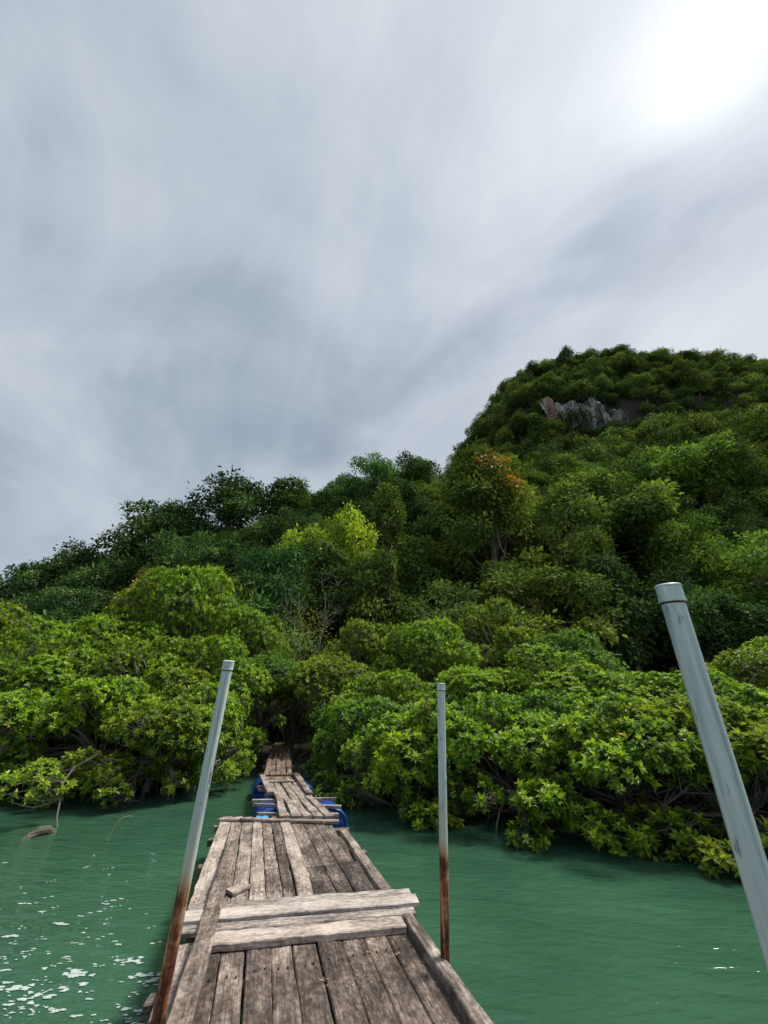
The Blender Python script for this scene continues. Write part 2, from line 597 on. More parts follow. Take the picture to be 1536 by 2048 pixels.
def terrain():
    ys = np.concatenate([np.arange(-60, 4, 8.0), np.arange(4, 22, 0.5), np.arange(22, 70, 1.5), np.arange(70, 190, 2.5), np.arange(190, 620, 30.0), [900, 1500, 2500]])
    xs = np.concatenate([[-2500, -1200, -600, -400], np.arange(-300, -70, 20.0), np.arange(-70, -20, 2.5), np.arange(-20, 20, 0.8), np.arange(20, 220, 2.5), np.arange(220, 420, 25.0), [600, 1200, 2500]])
    X, Y = np.meshgrid(xs, ys)
    Z = H(X, Y)
    far = smooth(250, 600, np.maximum(np.abs(X), Y))
    Z = Z * (1 - far) + (-1.3) * far
    v = np.stack([X, Y, Z], -1).reshape(-1, 3)
    nx, ny = len(xs), len(ys)
    i, j = np.meshgrid(np.arange(nx - 1), np.arange(ny - 1))
    a = (j * nx + i).ravel()
    t = np.concatenate([np.stack([a, a + 1, a + nx + 1], 1), np.stack([a, a + nx + 1, a + nx], 1)])
    mb = MB()
    mb.add(v, t)
    o = mb.build('terrain', M['soil'], smooth=True)
    tag(o, kind='structure')
    w = MB()
    w.add([(-2500, -2500, 0), (2500, -2500, 0), (2500, 2500, 0), (-2500, 2500, 0)], [(0, 1, 2), (0, 2, 3)])
    o = w.build('water', M['water'])
    tag(o, kind='structure')


terrain()


def ground_hit(px, py, y0=14.0, y1=220.0):
    ys = np.arange(y0, y1, 0.4)
    u, v = px - 768.0, py - 1024.0
    fw = FPX * cos(PITCH) + v * sin(PITCH)
    up = FPX * sin(PITCH) - v * cos(PITCH)
    xs = u * ys / fw
    zs = EYE + up * ys / fw
    k = np.nonzero(H(xs, ys) > zs)[0]
    return None if len(k) == 0 else Vector((xs[k[0]], ys[k[0]], zs[k[0]]))


# bare limestone on the hill: one rock face with a broken, fluted front
def cliff():
    rng = np.random.default_rng(11)
    c = ground_hit(1178, 838) or Vector((72, 104, 90))
    nu, nv = 70, 26
    W, Ht = 33.0, 14.0
    uu = np.linspace(0, 1, nu)
    vv = np.linspace(0, 1, nv)
    U, V = np.meshgrid(uu, vv)
    flute = sum(np.sin(U * W * f + p + 0.6 * np.sin(V * 5 + p)) * a for f, p, a in ((0.75, 0.3, 1.3), (1.7, 2.0, 1.0), (3.6, 1.1, 0.6)))
    X = c.x - W * 0.5 + U * W + 0.4 * np.sin(V * 9)
    Y = c.y - 3.2 - flute - 1.3 * np.sin(V * pi) + (V ** 1.5) * 2.5 + np.abs(U - 0.5) * 6 + rng.normal(0, 0.25, U.shape)
    Z = c.z - Ht * 0.5 + V * Ht + 1.2 * np.sin(U * 14) * V - (U - 0.5) * 5.0
    mb = MB()
    v = np.stack([X, Y, Z], -1).reshape(-1, 3)
    i, j = np.meshgrid(np.arange(nu - 1), np.arange(nv - 1))
    a = (j * nu + i).ravel()
    t = np.concatenate([np.stack([a, a + 1, a + nu + 1], 1), np.stack([a, a + nu + 1, a + nu], 1)])
    tint = smooth(0.23, 0.13, 1 - (1 - U.ravel()))
    tint = np.clip(1 - np.abs(U.ravel() - 0.10) / 0.09, 0, 1)
    n0 = len(v)
    back = v + np.array([0, 9.0, 0])
    mb.add(np.vstack([v, back]), np.vstack([t, t[:, ::-1] + n0]), np.concatenate([tint, tint]))
    o = mb.build('limestone_cliff', M['cliff'], smooth=False)
    tag(o, 'bare grey limestone cliff with an orange patch high on the forested hill', 'cliff')
    return c


CLIFF = cliff()

# ------------------------------------------------------------------ pontoon and walkways
random.seed(4)
PO = Vector((-0.36, 3.05, 0.0))
PD = Vector((-0.275, 0.961, 0.0)).normalized()
PR = Vector((PD.y, -PD.x, 0.0))
PROT = atan2(-PD.x, PD.y)
DECK = 0.45


def plank_mesh(L, W0, W1, T, seed, wavy=0.004, amp_lf=0.0, bow=0.0, seg=14, worn=0.01):
    """a board along +Y centred on the origin, with slightly uneven edges, chamfers and ends"""
    rng = np.random.default_rng(seed)
    s = np.linspace(0, 1, seg + 1)
    y = (s - 0.5) * L
    w = W0 + (W1 - W0) * s
    ph = rng.uniform(0, 6.28, 6)
    lo = amp_lf * np.sin(s * 5.2 + ph[0]) + amp_lf * 0.5 * np.sin(s * 11 + ph[1])
    le = -w / 2 + rng.normal(0, wavy, seg + 1) + lo + amp_lf * 0.5 * np.sin(s * 8 + ph[2])
    re = w / 2 + rng.normal(0, wavy, seg + 1) + lo + amp_lf * 0.5 * np.sin(s * 7 + ph[3])
    zz = bow * np.sin(s * pi) + rng.normal(0, 0.0012, seg + 1)
    tw = rng.normal(0, 0.010)
    c = min(0.006, T * 0.25)
    verts = []
    for k in range(seg + 1):
        yl = y[k]
        jl = jr = 0.0
        if k in (0, seg):
            jl, jr = rng.normal(0, worn), rng.normal(0, worn)
        zl, zr = zz[k] - tw * (s[k] - .5) * 0.4, zz[k] + tw * (s[k] - .5) * 0.4
        verts += [(le[k], yl + jl, zl - T), (le[k], yl + jl, zl - c), (le[k] + c, yl + jl, zl), (re[k] - c, yl + jr, zr), (re[k], yl + jr, zr - c), (re[k], yl + jr, zr - T)]
    f = []
    for k in range(seg):
        a, b = k * 6, (k + 1) * 6
        for q in range(6):
            q2 = (q + 1) % 6
            f.append((a + q, b + q, b + q2, a + q2))
    f.append(tuple(range(0, 6)))
    f.append(tuple(reversed(range(seg * 6, seg * 6 + 6))))
    me = bpy.data.meshes.new('plank')
    me.from_pydata(verts, [], f)
    me.materials.append(M['wood'])
    me.update()
    return me


_ps = [0]


def plank(parent, a, b, w0, w1=None, top=DECK, T=0.03, tone=0.5, warm=0.4, name='plank', wavy=0.003, lf=0.0, bow=0.0, seg=14, worn=0.012, tilt=0.0, ztop2=None):
    """board from local point a=(r,s) to b=(r,s) in the pontoon frame of parent"""
    _ps[0] += 1
    a, b = Vector((a[0], a[1], 0)), Vector((b[0], b[1], 0))
    L = (b - a).length
    me = plank_mesh(L, w0, w1 if w1 else w0, T, 1000 + _ps[0], wavy, lf, bow, seg, worn)
    o = bpy.data.objects.new(name, me)
    mid = (a + b) / 2
    z2 = top if ztop2 is None else ztop2
    o.location = (mid.x, mid.y, (top + z2) / 2)
    d = b - a
    o.rotation_euler = (atan2(z2 - top, L), tilt, atan2(-d.x, d.y))
    o['tone'] = float(tone)
    o['warm'] = float(warm)
    return link(o, parent)


def tone_j(t):
    return t + random.uniform(-0.03, 0.03)


# near pontoon -------------------------------------------------------
pontoon = empty('wooden_pontoon', (PO.x, PO.y, 0.0), PROT)
tag(pontoon, 'weathered grey plank pontoon in the foreground with four boards across it', 'pontoon')
edges = [-0.72, -0.545, -0.385, -0.222, -0.066, 0.10, 0.275, 0.435, 0.60, 0.785]
tones = [0.30, 0.45, 0.36, 0.50, 0.40, 0.28, 0.34, 0.34, 0.28]
for i in range(9):
    r0, r1 = edges[i], edges[i + 1]
    gap = 0.012 if i == 3 else 0.006
    plank(pontoon, ((r0 + r1) / 2, -4.2), ((r0 + r1) / 2 + random.uniform(-.006, .006), 1.12), r1 - r0 - gap, top=DECK - 0.002 + random.uniform(-0.004, 0.003),
          tone=tone_j(tones[i]), warm=0.5, seg=26, wavy=0.0022)
# board hidden by the left rail, pale outer one
plank(pontoon, (-0.80, -4.2), (-0.80, 1.05), 0.14, top=DECK - 0.004, tone=0.56)
e2 = [-0.885, -0.705, -0.535, -0.385, -0.235, -0.08, 0.025, 0.185, 0.395, 0.56, 0.72]
t2 = [0.68, 0.56, 0.48, 0.62, 0.44, 0.34, 0.68, 0.36, 0.33, 0.31]
endS = [4.72, 4.70, 4.64, 4.36, 4.33, 4.55, 4.15, 4.08, 4.02, 3.95]
e2f = [-0.86, -0.70, -0.55, -0.40, -0.27, -0.145, -0.015, 0.13, 0.30, 0.46, 0.70]
for i in range(10):
    c0 = (e2[i] + e2[i + 1]) / 2
    c1 = (e2f[i] + e2f[i + 1]) / 2
    w0 = e2[i + 1] - e2[i] - 0.008
    w1 = e2f[i + 1] - e2f[i] - 0.008
    zt = DECK + (0.010 if i == 6 else 0.0) + random.uniform(-0.004, 0.004)
    if i >= 7:      # these three are pieced together from two lengths
        k = (2.28 - 1.2) / (endS[i] - 1.2)
        cm, wm = c0 + (c1 - c0) * k, w0 + (w1 - w0) * k
        plank(pontoon, (c0, 1.2), (cm, 2.28 + 0.03 * (i - 8)), w0, wm, top=zt, tone=tone_j(t2[i] - 0.04), wavy=0.003, seg=10)
        plank(pontoon, (cm, 2.30 + 0.03 * (i - 8)), (c1, endS[i]), wm, w1, top=zt - 0.003, tone=tone_j(t2[i] + 0.03), wavy=0.003, seg=16)
    else:
        plank(pontoon, (c0, 1.2), (c1, endS[i]), w0, w1, top=zt, tone=tone_j(t2[i]), wavy=0.003, seg=24, lf=0.008 if i == 6 else 0.0015)
# rails and boards lying across, each on what is below it
BT = 0.032
plank(pontoon, (-0.72, 0.955), (0.76, 0.815), 0.185, 0.165, top=DECK + 0.042, T=0.04, tone=0.70, name='cross_board', seg=18)
plank(pontoon, (-0.88, 1.165), (0.93, 0.985), 0.115, 0.11, top=DECK + 0.032, T=0.028, tone=0.60, name='cross_board', seg=18, warm=0.15)
plank(pontoon, (-0.90, 1.335), (1.01, 1.135), 0.165, 0.175, top=DECK + 0.050, T=BT, tone=0.76, name='cross_board', seg=18, warm=0.15)
plank(pontoon, (-0.86, 1.515), (0.985, 1.305), 0.15, 0.145, top=DECK + 0.036, T=BT, tone=0.64, name='cross_board', seg=18, warm=0.15)
plank(pontoon, (-0.80, -4.2), (-0.615, 3.12), 0.135, 0.125, top=DECK + 0.088, T=0.036, tone=0.50, warm=0.45, name='side_rail', seg=34, ztop2=DECK + 0.075)
plank(pontoon, (0.815, -4.2), (0.815, 0.88), 0.085, top=DECK + 0.056, T=0.058, tone=0.50, warm=0.3, name='side_rail', seg=24)
plank(pontoon, (0.805, 1.36), (0.785, 3.36), 0.105, 0.10, top=DECK + 0.032, T=0.055, tone=0.52, warm=0.4, name='side_rail', seg=16)
# board across the far end, in two lengths
plank(pontoon, (-0.86, 4.50), (-0.56, 4.385), 0.10, top=DECK + 0.034, T=0.03, tone=0.58, name='cross_board', seg=6)
plank(pontoon, (-0.57, 4.40), (0.80, 3.865), 0.105, top=DECK + 0.036, T=0.032, tone=0.60, name='cross_board', seg=14)
# joists below
for s in (-3.8, -2.2, -0.8, 0.55, 1.55, 2.75, 3.75):
    plank(pontoon, (-0.93, s), (0.93, s + 0.0), 0.10, top=DECK - 0.036, T=0.07, tone=0.42, name='joist', seg=4)
plank(pontoon, (-0.20, 4.25), (0.92, 3.70), 0.09, top=DECK - 0.040, T=0.06, tone=0.55, name='joist', seg=4)
plank(pontoon, (-0.92, 4.44), (-0.20, 4.34), 0.09, top=DECK - 0.040, T=0.06, tone=0.55, name='joist', seg=4)
for r, k in ((-0.80, 0), (0.78, 1)):
    plank(pontoon, (r, -4.2), (r, 3.7), 0.07, top=DECK - 0.11, T=0.09, tone=0.42, name='bearer', seg=6)

# nail heads over the joists
mb = MB()
rn = np.random.default_rng(3)
for s_, ed in ((-2.2, edges), (-0.8, edges), (0.55, edges), (1.75, e2), (2.75, e2), (3.72, e2f)):
    for i in range(len(ed) - 1):
        for fr in (0.28, 0.72):
            r_ = ed[i] + (ed[i + 1] - ed[i]) * (fr + rn.normal(0, 0.06))
            z_ = DECK + 0.004
            sc_ = s_ + rn.normal(0, 0.012)
            vv, tt_ = tube([(r_, sc_, z_ - 0.012), (r_, sc_, z_ + 0.004)], 0.0055, 7)
            mb.add(vv, tt_)
nl_ = mb.build('nail_heads', M['rust'], pontoon)
nl_['kind'] = 'stuff'

# loose scrap of board lying on the deck
scr = plank(None, (0, -0.10), (0, 0.10), 0.13, 0.10, top=0, T=0.024, tone=0.62, name='wood_offcut', seg=5, worn=0.02)
scr.location = (PO + PR * -0.50 + PD * 1.83) + Vector((0, 0, DECK + 0.032))
scr.rotation_euler = (0.0, 0.03, PROT - radians(48))
tag(scr, 'small pale board offcut lying on the pontoon against the left rail', 'offcut')

# second walkway ------------------------------------------------------
def path_frame(pts, widths):
    return [Vector((p[0], p[1], 0)) for p in pts], widths


walk = empty('plank_walkway', (-1.13, 7.05, 0.0), 0)
tag(walk, 'narrow walkway of five wavy pale planks leading off the pontoon', 'walkway')
W0 = Vector((-1.13, 7.05, 0))
n_w = 5
A0, A1 = Vector((-1.535, 7.10, 0)), Vector((-0.715, 7.08, 0))
B0, B1 = Vector((-2.52, 10.15, 0)), Vector((-1.92, 10.25, 0))
for i in range(n_w):
    fa, fb = (i + 0.5) / n_w, (i + 0.5) / n_w
    a = A0.lerp(A1, fa) - W0
    b = B0.lerp(B1, fb) - W0
    w0 = (A1 - A0).length / n_w - 0.026
    w1 = (B1 - B0).length / n_w - 0.020
    plank(walk, (a.x, a.y), (b.x, b.y), w0, w1, top=DECK + 0.068 + random.uniform(-0.006, 0.006), T=0.03, tone=tone_j(0.60), warm=0.35, wavy=0.004, lf=0.017, seg=26, ztop2=DECK + 0.02)
C0, C1 = Vector((-2.86, 10.95, 0)), Vector((-2.17, 11.0, 0))
plank(walk, ((-2.52) - W0.x, 10.20 - W0.y), (-2.0 - W0.x, 10.28 - W0.y), 0.10, top=DECK + 0.055, T=0.03, tone=0.55, warm=0.4, name='cross_board', seg=6)
for i in range(4):
    f = (i + 0.5) / 4
    a = Vector((-2.58, 10.25, 0)).lerp(Vector((-1.98, 10.32, 0)), f) - W0
    b = Vector((-2.84, 11.05, 0)).lerp(Vector((-2.24, 11.10, 0)), f) - W0
    plank(walk, (a.x, a.y), (b.x, b.y), 0.148, top=DECK + 0.02, T=0.03, tone=tone_j(0.46), warm=0.8, seg=8)
a, b = Vector((-2.17, 8.95, 0)) - W0, Vector((-2.90, 11.0, 0)) - W0
plank(walk, (a.x, a.y), (b.x, b.y), 0.12, top=DECK + 0.06, T=0.04, tone=0.56, warm=0.35, name='side_rail', seg=12)
a, b = Vector((-1.38, 8.72, 0)) - W0, Vector((-2.13, 11.12, 0)) - W0
plank(walk, (a.x, a.y), (b.x, b.y), 0.13, top=DECK + 0.085, T=0.06, tone=0.48, warm=0.5, name='side_rail', seg=12)
for (x0, y0, x1, y1, tn) in ((-2.30, 8.42, -0.74, 8.24, 0.66), (-2.42, 8.72, -0.92, 8.92, 0.6), (-2.35, 9.3, -1.5, 9.3, 0.5), (-2.62, 9.75, -1.7, 9.8, 0.5), (-2.75, 10.1, -1.75, 10.2, 0.5), (-2.05, 7.75, -0.75, 7.7, 0.6)):
    plank(walk, (x0 - W0.x, y0 - W0.y), (x1 - W0.x, y1 - W0.y), 0.055, top=DECK - 0.02, T=0.045, tone=tn, warm=0.2, name='joist', seg=5)

# third walkway, in the shade of the mangroves
W2 = Vector((-2.55, 10.95, 0))
walk3 = empty('plank_walkway', W2, 0)
tag(walk3, 'brown curving walkway of long planks disappearing into the dark mangrove tunnel', 'walkway')
sec = [((-2.90, 11.05), (-2.22, 11.10)), ((-3.72, 14.5), (-2.98, 14.5)), ((-5.00, 20.4), (-4.28, 20.5))]
for q in range(2):
    a0, a1 = Vector((*sec[q][0], 0)), Vector((*sec[q][1], 0))
    b0, b1 = Vector((*sec[q + 1][0], 0)), Vector((*sec[q + 1][1], 0))
    for i in range(5):
        f = (i + 0.5) / 5
        a, b = a0.lerp(a1, f) - W2, b0.lerp(b1, f) - W2
        plank(walk3, (a.x, a.y), (b.x, b.y), 0.125, 0.13, top=DECK + 0.055 - 0.01 * q, T=0.03, tone=tone_j(0.44), warm=1.0, lf=0.014, wavy=0.004, seg=22, ztop2=DECK + 0.05)
for y in (11.6, 13.0, 14.4, 16.2, 18.2, 20.0):
    xm = np.interp(y, [11, 14.5, 20.4], [-2.55, -3.35, -4.64])
    plank(walk3, (xm - 0.45 - W2.x, y - W2.y), (xm + 0.45 - W2.x, y - W2.y), 0.09, top=DECK + 0.008, T=0.06, tone=0.4, warm=0.8, name='joist', seg=4)
    for sx in (-0.4, 0.4):
        mb = MB()
        mb.add(*tube([(xm + sx, y, -1.4), (xm + sx * 0.98, y, DECK - 0.02)], [0.045, 0.04], 7))
        po_ = mb.build('post', M['root'], walk3)
        po_.location = -W2


# ------------------------------------------------------------------ drums
def drum_meshes():
    R_, L_ = 0.285, 0.9
    prof = [(0.0, 0.0), (0.235, 0.0), (0.240, -0.014), (0.262, -0.016), (0.276, 0.0), (0.284, 0.03), (0.285, 0.10), (0.272, 0.118), (0.272, 0.135), (0.285, 0.155),
            (0.290, 0.28), (0.296, 0.29), (0.296, 0.31), (0.290, 0.32), (0.292, 0.45)]
    prof = prof + [(r, L_ - y) for r, y in reversed(prof[:-1])]
    n = 36
    v, f = [], []
    for r, y in prof:
        for k in range(n):
            a = 2 * pi * k / n
            v.append((r * cos(a), y - L_ / 2, r * sin(a)))
    for i in range(len(prof) - 1):
        for k in range(n):
            f.append((i * n + k, i * n + (k + 1) % n, (i + 1) * n + (k + 1) % n, (i + 1) * n + k))
    me = bpy.data.meshes.new('drum_body')
    me.from_pydata(v, [], f)
    me.materials.append(M['drum'])
    for p in me.polygons:
        p.use_smooth = True
    me.update()
    bungs = []
    for sx in (-0.13, 0.13):
        mb = MB()
        vv, tt = tube([(sx, -0.452, 0.09), (sx, -0.478, 0.09)], 0.036, 12)
        mb.add(vv, tt)
        bungs.append(mb.mesh('bung', M['drum']))
    return me, bungs


DRUM_BODY, DRUM_BUNG = drum_meshes()


def drum(loc, rz, label, roll=0.0):
    o = bpy.data.objects.new('float_drum', None)
    o.empty_display_size = 0.2
    o.location = loc
    o.rotation_euler = (0, roll, rz)
    o.scale = (0.9, 0.9, 0.9)
    link(o)
    tag(o, label, 'drum', 'blue drums floating the walkway')
    link(bpy.data.objects.new('drum_body', DRUM_BODY), o)
    for bm_ in DRUM_BUNG:
        link(bpy.data.objects.new('bung', bm_), o)
    return o


g2 = atan2(1.32, 3.75)
drum((-2.06, 8.62, 0.13), g2, 'blue plastic drum left of the walkway, just beyond the pontoon end', 0.5)
drum((-1.0, 8.66, 0.13), g2, 'blue plastic drum right of the walkway, just beyond the pontoon end', 0.2)
drum((-2.96, 11.5, 0.15), g2 * 0.8, 'far blue plastic drum left of the walkway under the mangroves', 1.0)
drum((-1.92, 10.95, 0.14), g2 * 0.8, 'far blue plastic drum right of the walkway before the mangrove roots', -0.4)
k = 0
for s, w in ((-2.9, 'behind the viewer'), (-0.2, 'under the near end of'), (2.05, 'under the middle of'), (3.2, 'under the far part of')):
    for r, wd in ((-0.52, 'left side'), (0.55, 'right side')):
        p = PO + PR * r + PD * s
        if s < -1:
            continue
        drum((p.x, p.y, 0.055), PROT, 'blue drum barely seen through plank gaps %s the pontoon, %s' % (w, wd), 0.3 * s)
# scrap of light blue plastic at the pontoon end
mb = MB()
p = PO + PR * -0.27 + PD * 4.45
gx, gy = np.meshgrid(np.linspace(-0.085, 0.085, 7), np.linspace(-0.10, 0.10, 7))
gz = 0.006 * np.sin(gx * 60) + 0.008 * np.cos(gy * 40)
v = np.stack([gx, gy, gz], -1).reshape(-1, 3)
t = []
for j in range(6):
    for i in range(6):
        a = j * 7 + i
        t += [(a, a + 1, a + 8), (a, a + 8, a + 7)]
t = np.array(t)
mb.add(np.vstack([v, v - [0, 0, 0.008]]), np.vstack([t, t[:, ::-1] + 49]))
o = mb.build('plastic_scrap', M['tarp'], loc=(p.x, p.y, DECK + 0.018), smooth=True)
o.rotation_euler = (0, 0, PROT * 0.3)
tag(o, 'light blue plastic scrap wedged between planks at the pontoon end', 'plastic')


# ------------------------------------------------------------------ poles
def pole(base, top, rad, label):
    base, top = Vector(base), Vector(top)
    d = (top - base)
    L = d.length
    o = empty('mooring_pole', base)
    o.rotation_mode = 'QUATERNION'
    o.rotation_quaternion = d.to_track_quat('Z', 'Y')
    tag(o, label, 'pole', 'grey pipe poles along the pontoon')

    def lathe(prof, n=28):
        v, f = [], []
        for r, z in prof:
            for k in range(n):
                a = 2 * pi * k / n
                v.append((r * cos(a), r * sin(a), z))
        for i in range(len(prof) - 1):
            for k in range(n):
                f.append((i * n + k, i * n + (k + 1) % n, (i + 1) * n + (k + 1) % n, (i + 1) * n + k))
        return v, f

    def mk(name, prof, mat):
        me = bpy.data.meshes.new(name)
        v, f = lathe(prof)
        me.from_pydata(v, [], f)
        me.materials.append(mat)
        for p_ in me.polygons:
            p_.use_smooth = True
        me.update()
        ob = link(bpy.data.objects.new(name, me), o)
        md = ob.modifiers.new('edge', 'EDGE_SPLIT')
        md.split_angle = radians(35)
        return ob
    h = rad * 1.75
    mk('pipe', [(rad, z) for z in np.linspace(0, L - h * 0.4, 40)], M['pole'])
    R2 = rad * 1.11
    mk('end_cap', [(rad * 0.9, L - h * 1.02), (R2 * 1.03, L - h), (R2 * 1.04, L - h * 0.86), (R2, L - h * 0.84), (R2, L - h * 0.16), (R2 * 1.04, L - h * 0.14),
                   (R2 * 1.05, L - h * 0.05), (R2 * 0.99, L - 0.001), (R2 * 0.9, L), (0.0005, L + 0.001)], M['pole'])
    mk('seal_ring', [(rad * 1.005, L - h * 1.10), (rad * 1.075, L - h * 1.09), (rad * 1.075, L - h * 1.0), (rad * 1.005, L - h * 0.99)], M['seal'])
    return o


def extend(a, b, z):
    a, b = Vector(a), Vector(b)
    t = (z - a.z) / (b.z - a.z)
    return a.lerp(b, t)


tL = at(458, 1321, 2.85)
bL = at(316, 2040, 3.06)
pole(extend(tL, bL, -1.25), tL, 0.034, 'leaning grey pipe pole with rusty lower half left of the pontoon')
tM = at(882, 1366, 3.45)
bM = at(891, 1950, 3.53)
pole(extend(tM, bM, -1.25), tM, 0.0305, 'upright grey pipe pole with rusty lower half at the pontoon right edge')
tR = at(1335, 1170, 1.38)
bR = at(1566, 1930, 1.42)
pole(extend(tR, bR, -1.25), tR, 0.0365, 'thick pale grey pipe pole with a cap closest to the viewer on the right')


# ------------------------------------------------------------------ mangroves
def lobed_points(lobes, per, rng, shell=(0.78, 1.05), low=-0.45, thin=0.62):
    P, D, C = [], [], []
    cs = np.array([l[0] for l in lobes])
    rs = np.array([l[1] for l in lobes])
    for i, (c, r) in enumerate(lobes):
        n = int(per * (np.prod(r) ** (2 / 3)))
        d = sphere_dirs(int(n * 1.5) + 4, rng)
        keep = (d[:, 2] > low) | (rng.random(len(d)) < 0.25)
        d = d[keep][:n]
        s = rng.uniform(*shell, len(d))[:, None]
        p = c + d * r * s
        inside = np.zeros(len(p), bool)
        for j in range(len(lobes)):
            if j != i:
                q = (p - cs[j]) / rs[j]
                inside |= (q * q).sum(1) < thin * thin
        p, d = p[~inside], d[~inside]
        P.append(p)
        D.append(unit(d / r))
        C.append(np.full(len(p), i))
    return np.concatenate(P), np.concatenate(D), np.concatenate(C)


def rosette_leaves(P, Ax, k, rng, L0, W0, four=True, base_t=None, size=1.0):
    """k leaves round each tip: outer ones spread, inner ones upright and paler"""
    n = len(P)
    ref = unit(rng.normal(size=(n, 3)))
    X = unit(np.cross(Ax, ref))
    Y = np.cross(Ax, X)
    PP, AA, NN, LL, WW, TT = [], [], [], [], [], []
    if base_t is None:
        base_t = rng.uniform(0.25, 0.6, n)
    for j in range(k):
        ang = (j * 2.399 + rng.uniform(-0.3, 0.3, n))[:, None]
        inner = j < max(2, int(k * 0.3))
        el = rng.uniform(0.25, 0.6, n) if inner else rng.uniform(0.85, 1.55, n)   # angle away from the axis
        el = el[:, None]
        rad = np.cos(ang) * X + np.sin(ang) * Y
        A = Ax * np.cos(el) + rad * np.sin(el) - np.array([0, 0, 0.10])
        N = Ax * np.sin(el) - rad * np.cos(el)
        PP.append(P + Ax * (0.02 if inner else -0.005))
        AA.append(A)
        NN.append(N)
        sc = rng.uniform(0.8, 1.15, n)
        sc = sc * size
        LL.append(L0 * sc * (0.8 if inner else 1.0))
        WW.append(W0 * sc * rng.uniform(0.85, 1.15, n))
        tt = base_t + (0.28 if inner else 0.0) + rng.normal(0, 0.09, n)
        tt = np.clip(tt, 0.02, 0.95)
        tt = np.where(rng.random(n) < 0.004, rng.uniform(0.99, 1.0, n), tt)
        TT.append(tt)
    fn = leaves4 if four else leaves2
    return fn(np.concatenate(PP), np.concatenate(AA), np.concatenate(NN), np.concatenate(LL), np.concatenate(WW), np.concatenate(TT))


